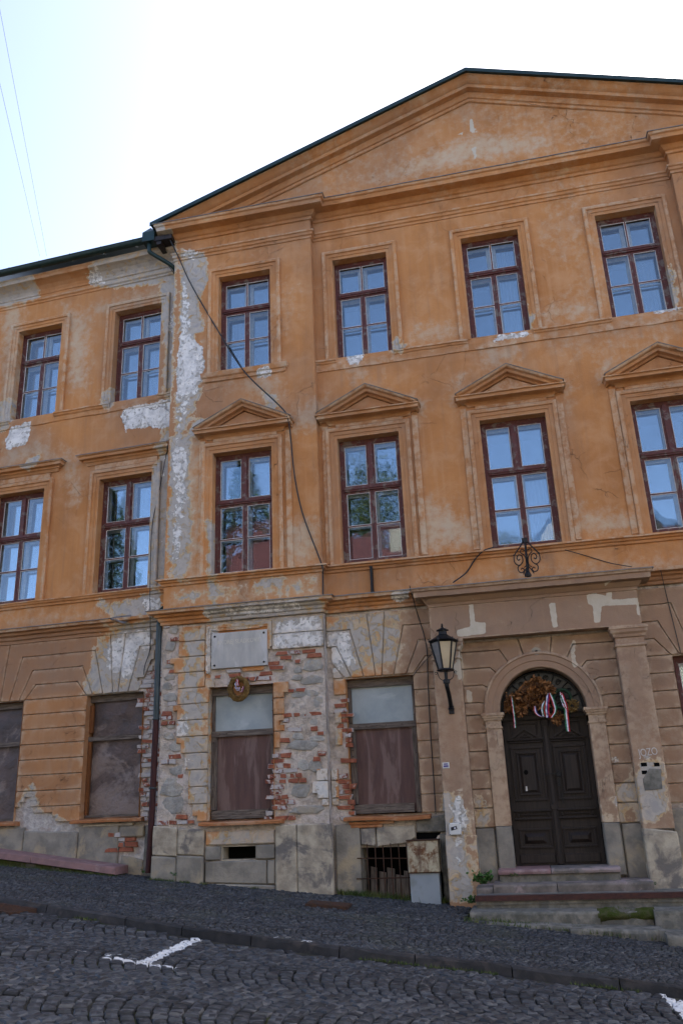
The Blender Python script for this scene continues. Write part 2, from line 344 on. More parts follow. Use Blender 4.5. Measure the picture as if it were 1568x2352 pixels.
# ------------------------------------------------------------------ where the plaster has peeled, faded or blackened (outlines read off the photograph, laid on the walls)
RX0, RZ0, RES = -12.5, -1.2, .025
RNX, RNZ = int(19.5/RES), int(16.4/RES)
RAS = {k: np.zeros((RNZ, RNX)) for k in ('white', 'grey', 'raw', 'pale', 'dirt', 'cream')}
def sdf(P, X, Z):
    P = np.array(P); d = np.full(X.shape, 1e9); ins = np.zeros(X.shape, bool); n = len(P)
    for i in range(n):
        a = P[i]; b_ = P[(i+1) % n]; e = b_-a; wx = X-a[0]; wz = Z-a[1]
        t = np.clip((wx*e[0]+wz*e[1])/(e@e+1e-12), 0, 1); d = np.minimum(d, (wx-e[0]*t)**2+(wz-e[1]*t)**2)
        c = ((a[1] > Z) != (b_[1] > Z)) & (X < (b_[0]-a[0])*(Z-a[1])/(b_[1]-a[1]+1e-12)+a[0]); ins ^= c
    d = np.sqrt(d); return np.where(ins, d, -d)
def mark(kind, P, soft=.2, top=1.0, px_=None):
    "P in pixels with a projector px_, or metres"
    if px_ is not None: P = [px_(*q) for q in P]
    A = np.array(P); m = soft+.05
    i0 = max(0, int((A[:, 0].min()-m-RX0)/RES)); i1 = min(RNX, int((A[:, 0].max()+m-RX0)/RES)+2)
    j0 = max(0, int((A[:, 1].min()-m-RZ0)/RES)); j1 = min(RNZ, int((A[:, 1].max()+m-RZ0)/RES)+2)
    if i1 <= i0 or j1 <= j0: return
    X, Z = np.meshgrid(RX0+np.arange(i0, i1)*RES, RZ0+np.arange(j0, j1)*RES)
    v = np.clip(.5+.5*sdf(P, X, Z)/soft, 0, 1)*top
    r = RAS[kind]; r[j0:j1, i0:i1] = np.maximum(r[j0:j1, i0:i1], v)
def look(kind, x, z):
    fx = np.clip((np.asarray(x)-RX0)/RES, 0, RNX-1.001); fz = np.clip((np.asarray(z)-RZ0)/RES, 0, RNZ-1.001)
    i = fx.astype(int); j = fz.astype(int); a = fx-i; c = fz-j; r = RAS[kind]
    return (r[j, i]*(1-a)+r[j, i+1]*a)*(1-c)+(r[j+1, i]*(1-a)+r[j+1, i+1]*a)*c
def put_wear(me):
    n = len(me.vertices); co = np.empty(n*3); me.vertices.foreach_get('co', co); co = co.reshape(-1, 3)
    for k in ('white', 'grey', 'pale', 'dirt', 'cream'):
        a = me.attributes.new(k, 'FLOAT', 'POINT'); a.data.foreach_set('value', look(k, co[:, 0], co[:, 2]).astype(np.float32))
pr = lambda a, b_: px(a, b_, -.15)
pm = lambda a, b_: px(a, b_, 0)
pp = lambda a, b_: px(a, b_, -.27)
pl = pxl
for p_, P in (
    (pr, [(412, 762), (440, 765), (464, 800), (470, 850), (455, 890), (425, 925), (405, 905), (409, 830)]), (pr, [(403, 1018), (425, 1030), (434, 1060), (424, 1100), (432, 1145), (415, 1150), (399, 1100), (396, 1050)]),
    (pl, [(285, 940), (402, 916), (398, 985), (345, 980), (290, 988), (278, 960)]), (pl, [(20, 985), (72, 968), (62, 1020), (12, 1036)]),
    (pl, [(246, 1490), (290, 1452), (350, 1445), (352, 1490), (322, 1500), (302, 1560), (280, 1550), (248, 1540)]),
    (pr, [(640, 1430), (738, 1412), (742, 1484), (630, 1492), (628, 1462)]), (pm, [(747, 1452), (797, 1448), (812, 1500), (812, 1528), (788, 1528), (762, 1545), (747, 1540)]),
    (pr, [(726, 1772), (750, 1758), (752, 1848), (721, 1850), (718, 1800)]), (pm, [(744, 1570), (762, 1568), (762, 1605), (745, 1605)]), (pm, [(750, 1758), (775, 1756), (776, 1800), (770, 1840), (752, 1848)]),
    (pr, [(408, 1655), (432, 1648), (430, 1690), (404, 1694)]), (pr, [(415, 1740), (430, 1735), (432, 1770), (420, 1775)]), (pr, [(470, 1405), (690, 1385), (690, 1400), (470, 1420)]),
    (pp, [(1030, 1838), (1062, 1826), (1072, 1890), (1066, 1925), (1035, 1905)]), (pp, [(1045, 1925), (1060, 1925), (1062, 1990), (1046, 1985)]), (pm, [(1381, 1778), (1398, 1785), (1412, 1850), (1398, 1860), (1386, 1830)]),
    (pm, [(1362, 1690), (1370, 1700), (1385, 1760), (1376, 1768)]), (pp, [(1455, 1738), (1515, 1738), (1513, 1750), (1460, 1752)]), (pm, [(1404, 1736), (1418, 1740), (1416, 1758), (1404, 1755)]),
    (pl, [(205, 640), (235, 630), (240, 650), (210, 655)]), (pr, [(424, 575), (455, 580), (450, 597), (424, 592)]), (pr, [(590, 850), (625, 846), (622, 866), (590, 866)]),
    (pm, [(795, 818), (835, 815), (833, 835), (800, 838)]), (pm, [(1130, 775), (1215, 760), (1212, 772), (1135, 788)]), (pm, [(1495, 712), (1560, 700), (1560, 712), (1500, 722)]),
    (pr, [(480, 1440), (490, 1440), (490, 1550), (475, 1555)]), (pm, [(905, 1362), (945, 1355), (945, 1375), (905, 1385)]), (pl, [(330, 1375), (372, 1370), (368, 1400), (335, 1402)])): mark('white', P, .16, px_=p_)
for p_, P in (
    (pl, [(205, 645), (250, 605), (330, 585), (420, 570), (416, 640), (330, 657), (225, 662)]), (pl, [(370, 650), (418, 640), (413, 760), (409, 900), (378, 885), (385, 800), (370, 720)]), (pl, [(0, 655), (95, 635), (90, 690), (0, 705)]),
    (pr, [(420, 580), (470, 590), (474, 650), (455, 700), (470, 760), (440, 772), (412, 762), (418, 650)]), (pl, [(352, 1080), (392, 1035), (386, 1200), (378, 1345), (340, 1352), (346, 1200)]),
    (pr, [(395, 1005), (438, 1005), (432, 1100), (428, 1200), (400, 1260), (386, 1290)]), (pr, [(455, 960), (475, 965), (440, 1010), (430, 990)]), (pl, [(255, 1385), (372, 1358), (366, 1412), (262, 1418)]), (pl, [(190, 1595), (232, 1500), (290, 1440), (370, 1428), (366, 1600), (330, 1592)]),
    (pr, [(425, 1690), (480, 1690), (478, 1862), (440, 1852), (430, 1780)]), (pr, [(420, 1600), (465, 1600), (470, 1640), (425, 1650)]), (pr, [(480, 1398), (742, 1372), (742, 1425), (485, 1438)]), (pr, [(625, 1440), (742, 1412), (745, 1490), (625, 1492)]),
    (pr, [(605, 900), (632, 910), (640, 940), (615, 930)]), (pm, [(750, 1600), (778, 1600), (780, 1760), (752, 1760)]), (pm, [(748, 1440), (830, 1440), (830, 1540), (800, 1560), (748, 1560)]), (pm, [(760, 1850), (800, 1830), (803, 1885), (757, 1888)]),
    (pr, [(580, 1335), (660, 1325), (650, 1345), (590, 1352)]), (pl, [(60, 1060), (95, 1040), (92, 1075), (60, 1085)]), (pp, [(1010, 1830), (1045, 1815), (1062, 1900), (1085, 2070), (1015, 2070)]), (pm, [(1095, 1830), (1115, 1850), (1125, 1990), (1100, 1990)]),
    (pp, [(1462, 1748), (1516, 1742), (1530, 1880), (1470, 1890)]), (pm, [(1375, 1730), (1392, 1780), (1405, 1900), (1390, 1900)]), (pm, [(1418, 1800), (1440, 1795), (1445, 1870), (1425, 1880)]), (pl, [(45, 1840), (75, 1800), (95, 1870), (150, 1885), (40, 1895)]),
    (pr, [(590, 1835), (470, 1900), (640, 1900), (640, 1960), (470, 1960)]), (pl, [(385, 640), (420, 640), (420, 590), (400, 560), (370, 570)]), (pl, [(235, 905), (262, 890), (262, 935), (235, 935)]), (pl, [(0, 930), (28, 915), (25, 985), (0, 990)]),
    (pm, [(905, 780), (930, 790), (925, 810), (905, 812)]), (pm, [(1200, 690), (1225, 740), (1215, 770), (1195, 740)]), (pm, [(1535, 600), (1555, 690), (1545, 712), (1530, 660)]), (pr, [(490, 1830), (500, 1200), (478, 1200)])): mark('grey', P, .2, px_=p_)
# masonry laid bare
RAW = {}
RAW['R1'] = [pr(*q) for q in [(330, 1400), (398, 1412), (410, 1435), (416, 1468), (414, 1504), (394, 1508), (402, 1537), (414, 1545), (410, 1578), (414, 1616), (400, 1622), (410, 1655), (405, 1693), (425, 1732), (425, 1767), (436, 1769), (432, 1811), (440, 1853), (454, 1890), (330, 1895)]]
RAW['R2'] = [pr(*q) for q in [(480, 1540), (612, 1532), (614, 1456), (627, 1490), (640, 1493), (727, 1488), (760, 1487), (768, 1757), (732, 1769), (720, 1791), (723, 1846), (768, 1846), (772, 1890), (600, 1890), (624, 1727), (642, 1725), (646, 1695), (650, 1638), (651, 1595), (661, 1568), (627, 1566), (480, 1566)]]
RAW['M1'] = [pm(*q) for q in [(772, 1605), (800, 1598), (810, 1895), (745, 1895), (757, 1850), (775, 1840), (780, 1780), (777, 1700)]]
RAW['L1'] = [pl(*q) for q in [(322, 1595), (320, 1560), (335, 1545), (385, 1520), (380, 1700), (370, 1895), (316, 1895)]]
for k, P in RAW.items(): mark('raw', P, .12)
for p_, P in (
    (pl, [(0, 640), (60, 700), (50, 960), (0, 1000)]), (pl, [(140, 690), (215, 720), (205, 900), (150, 900)]), (pl, [(200, 700), (400, 640), (400, 700), (215, 730)]), (pl, [(0, 1010), (110, 1000), (140, 1060), (0, 1080)]), (pl, [(140, 1020), (185, 1040), (195, 1150), (160, 1170), (140, 1080)]),
    (pr, [(400, 980), (470, 985), (470, 1340), (380, 1340)]), (pr, [(640, 1190), (740, 1180), (742, 1310), (640, 1310)]), (pr, [(540, 860), (650, 850), (655, 960), (545, 900)]), (pm, [(660, 950), (760, 900), (760, 1000), (668, 1010)]),
    (pm, [(800, 830), (845, 820), (850, 880), (800, 890)]), (pm, [(1100, 790), (1210, 770), (1190, 840), (1090, 850)]), (pm, [(1030, 870), (1075, 850), (1060, 930), (1030, 940)]), (pm, [(1280, 860), (1320, 870), (1310, 960), (1290, 950)]), (pm, [(1370, 830), (1420, 800), (1400, 880), (1370, 880)]),
    (pm, [(950, 740), (1060, 740), (1060, 780), (920, 800)]), (pm, [(1230, 700), (1380, 680), (1380, 730), (1240, 750)]), (pm, [(790, 420), (1080, 300), (1250, 300), (1300, 340), (1000, 400), (850, 430)]), (pm, [(940, 900), (985, 920), (965, 990), (940, 960)]),
    (pm, [(745, 1395), (950, 1370), (940, 1540), (750, 1560)]), (pl, [(240, 1430), (370, 1415), (368, 1470), (250, 1480)]), (pr, [(385, 1345), (745, 1310), (745, 1380), (385, 1400)]), (pm, [(950, 1330), (1560, 1275), (1560, 1305), (950, 1345)]),
    (pl, [(0, 1420), (260, 1395), (255, 1420), (0, 1440)]), (pr, [(415, 1440), (480, 1440), (480, 1690), (425, 1690)]), (pm, [(950, 1120), (1110, 1200), (1100, 1260), (950, 1285)]), (pm, [(1300, 1150), (1460, 1180), (1470, 1235), (1320, 1240)]),
    (pp, [(1460, 1640), (1510, 1640), (1515, 1745), (1462, 1745)]), (pm, [(1530, 1640), (1568, 1640), (1568, 1880), (1545, 1880)]), (pl, [(350, 640), (415, 640), (400, 900), (375, 890)]), (pr, [(560, 1300), (480, 1200), (470, 1320)])): mark('pale', P, .3, .8, px_=p_)
# cement repairs over cable chases on the portal and in the tympanum
for P in ([(1075, 1375), (1085, 1375), (1090, 1428), (1115, 1430), (1115, 1455), (1050, 1463), (1046, 1447), (1080, 1440)], [(1260, 1385), (1274, 1385), (1280, 1440), (1268, 1442)], [(1345, 1365), (1365, 1362), (1395, 1370), (1405, 1378), (1470, 1372), (1475, 1412), (1462, 1412), (1460, 1388), (1380, 1392), (1378, 1430), (1364, 1430), (1360, 1390), (1350, 1388)],
          [(1388, 1335), (1402, 1333), (1405, 1372), (1392, 1375)], [(1310, 1465), (1322, 1465), (1326, 1530), (1314, 1525)], [(1055, 1475), (1062, 1475), (1060, 1560), (1048, 1560)], [(1066, 1578), (1082, 1580), (1082, 1612), (1068, 1612)]): mark('cream', P, .045, 1.0, px_=pp)
for P in ([(1076, 275), (1082, 272), (1086, 298), (1100, 296), (1100, 303), (1082, 304)], [(1048, 306), (1062, 304), (1062, 312), (1048, 313)], [(1078, 338), (1090, 336), (1092, 368), (1082, 368)]): mark('cream', P, .03, 1.0, px_=pm)
for p_, P, t in (
    (pm, [(935, 1360), (1600, 1300), (1600, 1960), (960, 1960)], .6), (pl, [(-80, 1450), (240, 1430), (200, 1570), (190, 1600), (-80, 1625)], .75), (pl, [(-80, 1625), (200, 1600), (200, 1860), (-80, 1880)], .35),
    (pl, [(-80, 560), (420, 470), (420, 600), (-80, 700)], .35), (pm, [(750, 1010), (790, 1000), (790, 1300), (750, 1300)], .5), (pm, [(920, 960), (960, 960), (965, 1290), (930, 1290)], .5), (pm, [(1060, 940), (1110, 940), (1130, 1260), (1090, 1260)], .35),
    (pm, [(1255, 920), (1310, 920), (1330, 1240), (1290, 1245)], .5), (pm, [(760, 985), (940, 950), (940, 1000), (760, 1015)], .5), (pm, [(1075, 935), (1270, 905), (1265, 945), (1090, 965)], .45), (pr, [(460, 1010), (645, 985), (640, 1022), (480, 1040)], .4),
    (pm, [(775, 940), (915, 920), (850, 885)], .5), (pm, [(1100, 900), (1250, 875), (1165, 840)], .5), (pr, [(495, 980), (625, 955), (550, 920)], .55), (pm, [(1440, 860), (1568, 840), (1510, 800)], .5), (pm, [(1420, 915), (1480, 905), (1490, 1210), (1470, 1215)], .3),
    (pr, [(470, 865), (540, 855), (545, 900), (480, 905)], .55), (pl, [(190, 1060), (385, 1040), (385, 1085), (200, 1105)], .4), (pm, [(735, 1305), (945, 1285), (945, 1350), (740, 1370)], .4), (pm, [(735, 840), (1060, 790), (1060, 830), (740, 870)], .3), (pm, [(1250, 760), (1568, 710), (1568, 760), (1250, 800)], .3),
    (pm, [(735, 590), (760, 600), (775, 810), (735, 820)], .35), (pr, [(700, 600), (735, 600), (740, 830), (710, 830)], .3), (pp, [(1410, 1440), (1500, 1430), (1530, 1640), (1440, 1640)], .3)): mark('dirt', P, .18, t, px_=p_)

# lime blooming above the window pediments, rain runs below the sills
for xc, zb in ((-2.46, 7.66), (0.0, 7.66), (2.47, 7.66), (-4.71, 7.62)):
    for s_ in (-1, 1): mark('pale', [(xc, zb+.50), (xc+s_*.97, zb+.02), (xc+s_*1.0, zb+.14), (xc, zb+.66)], .12, .95)
    mark('dirt', [(xc-.74, zb-.5), (xc+.74, zb-.5), (xc+.74, zb-.1), (xc-.74, zb-.1)], .1, .3)
_rd = random.Random(3)
for xc, zt in ((-2.48, 8.78), (0, 8.78), (2.4, 8.78), (-4.72, 8.70), (-7.1, 8.6), (-9.37, 8.6), (-2.5, 4.84), (0, 4.84), (-4.76, 4.84), (-7.2, 4.83)):
    for k in range(9):
        x = xc+_rd.uniform(-.45, .45); l = _rd.uniform(.12, .55); w_ = _rd.uniform(.012, .035); mark(_rd.choice(('pale', 'pale', 'dirt')), [(x-w_, zt), (x+w_, zt), (x+w_*.5, zt-l), (x-w_*.5, zt-l)], .06, _rd.uniform(.6, 1.0))

# mottled, half-lost coats: the strip beside the seam, the courses left of the plate, the fans over the windows
for p_, P, t in ((pr, [(408, 565), (455, 575), (462, 760), (470, 900), (430, 1010), (455, 1180), (440, 1340), (378, 1345), (392, 1000), (404, 800)], .66), (pl, [(360, 640), (425, 630), (415, 900), (400, 1010), (392, 1345), (345, 1352), (352, 1100), (380, 900)], .68), (pr, [(405, 1435), (480, 1432), (480, 1690), (412, 1690)], .60),
                 (pm, [(745, 1400), (945, 1375), (940, 1545), (750, 1560)], .50), (pl, [(215, 1440), (300, 1425), (300, 1590), (190, 1598)], .56), (pm, [(1085, 1790), (1130, 1790), (1150, 1985), (1100, 1990)], .52), (pm, [(1400, 1780), (1470, 1780), (1480, 1960), (1415, 1960)], .55), (pr, [(380, 1345), (742, 1312), (742, 1380), (385, 1402)], .50), (pl, [(200, 1375), (372, 1355), (368, 1410), (220, 1420)], .56)): mark('grey', P, .22, t, px_=p_)
_X, _Z = np.meshgrid(RX0+np.arange(RNX)*RES, RZ0+np.arange(RNZ)*RES)
RAS['pale'] = np.maximum(RAS['pale'], np.clip((fbm(_X, _Z, .45, 88, 5)-.46)*2.4, 0, .42)*(_Z > 4.2))
RAS['dirt'] = np.maximum(RAS['dirt'], np.clip((fbm(_X+3, _Z*.7, .6, 98, 5)-.48)*2.4, 0, .5)*(_Z > 4.2))

for p_, P in ((pr, [(406, 640), (440, 640), (455, 760), (462, 880), (425, 1000), (440, 1150), (420, 1300), (382, 1300), (394, 1000), (404, 800)]), (pl, [(372, 700), (412, 690), (406, 900), (388, 1100), (380, 1330), (355, 1330), (362, 1100), (388, 900)])): mark('white', P, .2, .57, px_=p_)
# ------------------------------------------------------------------ wall builders
def lines(a, b_, step, extra=()):
    n = max(1, round((b_-a)/step)); L = set(round(v, 4) for v in np.linspace(a, b_, n+1))
    ex = [round(e, 4) for e in extra if a < e < b_]
    L = [v for v in L if all(abs(v-e) > step*.3 for e in ex) or v in (round(a, 4), round(b_, 4))]
    return sorted(set(L) | set(ex))
def wall(name, mat, parent, x0, x1, z0, z1, d, holes=(), step=.06, W=WM, amp=.004, rough=0.0, keep=None, wear=True):
    xs = lines(x0, x1, step, [h[i] for h in holes for i in (0, 1)]); zs = lines(z0, z1, step, [h[i] for h in holes for i in (2, 3)])
    X, Z = np.meshgrid(xs, zs); D = d+(fbm(X, Z, .8, 3)-.5)*amp*2+(fbm(X, Z, 5, 5)-.5)*(amp*.6+rough*2)
    if rough: D = D+(vn(X, Z, 3.1, 9)-.5)*rough
    V = [W(float(x), float(q), float(z)) for x, q, z in zip(X.ravel(), D.ravel(), Z.ravel())]
    nx = len(xs); F = []
    for j in range(len(zs)-1):
        cz = (zs[j]+zs[j+1])/2
        for i in range(nx-1):
            cx = (xs[i]+xs[i+1])/2
            if any(h[0] < cx < h[1] and h[2] < cz < h[3] for h in holes): continue
            if keep and not keep(cx, cz): continue
            a = j*nx+i; F.append((a, a+1, a+1+nx, a+nx))
    me = bpy.data.meshes.new(name); me.from_pydata(V, [], F); me.materials.append(MATS[mat]); me.polygons.foreach_set('use_smooth', [True]*len(F))
    if wear: put_wear(me)
    return link(name, me, parent)
def sweep(name, mat, parent, path, prof, W=WM, step=.12, jit=.003, flip=False):
    "moulding: profile (out, z) carried along the plan polyline path of (x, d)"
    P = [np.array(p, float) for p in path]; n = len(P); nor = []
    for i in range(n-1):
        e = P[i+1]-P[i]; e = e/np.linalg.norm(e); nor.append(np.array([e[1], -e[0]]))
    off = []
    for i in range(n):
        a = nor[max(i-1, 0)]; c = nor[min(i, n-2)]; off.append((a+c)/(1+a@c))
    st = []
    for i in range(n-1):
        k = max(1, int(np.linalg.norm(P[i+1]-P[i])/step))
        for t in range(k): st.append((P[i]+(P[i+1]-P[i])*t/k, off[i]+(off[i+1]-off[i])*t/k))
    st.append((P[-1], off[-1]))
    m = MB(W); rings = []
    for (p, o) in st:
        rg = []
        for q, (a, z) in enumerate(prof):
            j = (fbm(p[0]*1.0+p[1], z, 6, 21, 3)-.5)*jit*4 if jit else 0; j2 = (fbm(p[0]+p[1]*1.7, z+9, 3, 31, 3)-.5)*jit*3 if jit else 0
            c = p+o*(a+float(j)); rg.append(W(c[0], c[1], z+float(j2)))
        rings.append(rg)
    m.grid(rings); m.poly(rings[0]); m.poly(rings[-1][::-1])
    return m.build(name, mat, parent, wear=True)
def rake(name, mat, parent, path, prof, W=WM, d=0.0, step=.12, jit=.002):
    "raking moulding: profile (out, h) along (x, z) polyline, h square to the slope"
    P = [np.array(p, float) for p in path]; n = len(P); nor = []
    for i in range(n-1):
        e = P[i+1]-P[i]; e = e/np.linalg.norm(e); nor.append(np.array([-e[1], e[0]]))
    off = [(nor[max(i-1, 0)]+nor[min(i, n-2)])/(1+nor[max(i-1, 0)]@nor[min(i, n-2)]) for i in range(n)]
    off[0] = np.array([0, 1/nor[0][1]]); off[-1] = np.array([0, 1/nor[-1][1]])
    m = MB(W); rings = []
    for i in range(n-1):
        k = max(1, int(np.linalg.norm(P[i+1]-P[i])/step))
        for t in range(k+(i == n-2)):
            p = P[i]+(P[i+1]-P[i])*t/k; o = off[i]+(off[i+1]-off[i])*t/k
            rg = []
            for a, h in prof:
                c = p+o*h; j = (fbm(c[0], c[1], 5, 41, 3)-.5)*jit*4; rg.append(W(c[0], d-a+float(j), c[1]+float(j)))
            rings.append(rg)
    m.grid(rings); m.poly(rings[0]); m.poly(rings[-1][::-1])
    return m.build(name, mat, parent, wear=True)
def block(name, mat, parent, pts, d0, d1, W=WM, cell=.07, ch=.010, gap=.005, ragged=True, jit=.0025, soft=0.0):
    "a rendered block: outline (x,z) with chamfered arris, front at d0; broken away where the masonry is bare"
    A = sum(pts[i][0]*pts[(i+1) % len(pts)][1]-pts[(i+1) % len(pts)][0]*pts[i][1] for i in range(len(pts)))
    if A < 0: pts = pts[::-1]
    n = len(pts); P = [np.array(p, float) for p in pts]; g = gap+ch; ins = []
    for i in range(n):
        e1 = P[i]-P[i-1]; e2 = P[(i+1) % n]-P[i]; e1 = e1/np.linalg.norm(e1); e2 = e2/np.linalg.norm(e2)
        n1 = np.array([-e1[1], e1[0]]); n2 = np.array([-e2[1], e2[0]]); ins.append(P[i]+(n1+n2)/max(.35, 1+n1@n2)*g)
    bm = bmesh.new(); bm.faces.new([bm.verts.new((p[0], 0, p[1])) for p in ins])
    xs = [p[0] for p in ins]; zs = [p[1] for p in ins]
    for ax, lo, hi in ((0, min(xs), max(xs)), (2, min(zs), max(zs))):
        k = int((hi-lo)/cell)
        for i in range(1, k):
            c = [0, 0, 0]; c[ax] = lo+(hi-lo)*i/k; nn = [0, 0, 0]; nn[ax] = 1
            bmesh.ops.bisect_plane(bm, geom=bm.verts[:]+bm.edges[:]+bm.faces[:], plane_co=c, plane_no=nn)
    if ragged:
        kill = []
        for f in bm.faces:
            c = f.calc_center_median(); r = float(look('raw', c.x, c.z))+(float(vn(c.x, c.z, 14, 3))-.5)*.3
            if r > .5: kill.append(f)
        if kill: bmesh.ops.delete(bm, geom=kill, context='FACES')
    if not bm.faces: bm.free(); return None
    left = set(bm.faces); isl = []
    while left:
        st = [left.pop()]; comp = list(st)
        while st:
            f = st.pop()
            for e in f.edges:
                for g_ in e.link_faces:
                    if g_ in left: left.discard(g_); st.append(g_); comp.append(g_)
        isl.append(comp)
    isl.sort(key=len)
    if len(isl) > 1: bmesh.ops.delete(bm, geom=[f for c_ in isl[:-1] for f in c_], context='FACES')
    loose = [v for v in bm.verts if not v.link_faces]
    if loose: bmesh.ops.delete(bm, geom=loose, context='VERTS')
    bmesh.ops.recalc_face_normals(bm, faces=bm.faces)
    if bm.faces[0].normal.y > 0: bmesh.ops.reverse_faces(bm, faces=bm.faces)
    be = [e for e in bm.edges if e.is_boundary]; cen = {}
    nv = {}
    for e in be:
        f = e.link_faces[0]; c = f.calc_center_median(); m_ = (e.verts[0].co+e.verts[1].co)/2; t = (e.verts[1].co-e.verts[0].co); o = Vector((-t.z, 0, t.x))
        if o.length < 1e-9: continue
        o.normalize()
        if o.dot(m_-c) < 0: o = -o
        for v in e.verts: nv.setdefault(v, Vector()); nv[v] += o
    ret = bmesh.ops.extrude_edge_only(bm, edges=be); nvs = [x for x in ret['geom'] if isinstance(x, bmesh.types.BMVert)]
    old = {(round(v.co.x, 5), round(v.co.z, 5)): o for v, o in nv.items()}
    for v in nvs:
        o = old.get((round(v.co.x, 5), round(v.co.z, 5)), Vector())
        if o.length > 1e-6: v.co += o.normalized()*ch
        v.co.y = ch
    ne = [x for x in ret['geom'] if isinstance(x, bmesh.types.BMEdge)]
    r2 = bmesh.ops.extrude_edge_only(bm, edges=ne)
    for v in r2['geom']:
        if isinstance(v, bmesh.types.BMVert): v.co.y = d1-d0
    for v in bm.verts:
        q = float(fbm(v.co.x, v.co.z, 4, 13, 3))-.5; y = v.co.y+d0+(q*jit*4 if v.co.y < (d1-d0)*.9 else 0); v.co = Vector(W(v.co.x, y, v.co.z))
    me = bpy.data.meshes.new(name); bm.to_mesh(me); bm.free(); me.materials.append(MATS[mat]); put_wear(me)
    return link(name, me, parent)
def reveal(parent, x0, x1, z0, z1, d0, d1, mat, W=WM, name='window_reveal'):
    m = MB(W); P = [(x0, z0), (x1, z0), (x1, z1), (x0, z1)]; Q = []
    for i in range(4):
        a, b_ = P[i], P[(i+1) % 4]
        for t in range(8): Q.append((a[0]+(b_[0]-a[0])*t/8, a[1]+(b_[1]-a[1])*t/8))
    m.grid([[W(x, d0+(d1-d0)*t, z) for x, z in Q] for t in (0, .5, 1)], closed=True)
    return m.build(name, mat, parent, wear=True)
def surround(parent, xc, hw, z0, z1, wd, d, mat='ochre plaster', W=WM, top=True, name='window_surround'):
    "architrave moulding round an opening, three sides"
    prof = [(0, 0.0), (0, .018), (.3, .020), (.32, .032), (.62, .034), (.66, .055), (.92, .06), (1, .048), (1, .0)]
    m = MB(W); rows = []
    def ring(t, dd): o = t*wd; return [(xc-hw-o, z0), (xc-hw-o, z1+o), (xc+hw+o, z1+o), (xc+hw+o, z0)]
    for t, p in prof:
        q = ring(t, p); pts = []
        for i in range(3):
            a, b_ = q[i], q[i+1]
            for k in range(14): s = k/14; pts.append((a[0]+(b_[0]-a[0])*s, a[1]+(b_[1]-a[1])*s))
        pts.append(q[3]); rows.append([W(x, d-p+(float(fbm(x, z, 5, 51, 3))-.5)*.006, z+(float(fbm(x, z, 4, 53, 2))-.5)*.004) for x, z in pts])
    m.grid(rows); return m.build(name, mat, parent, wear=True)

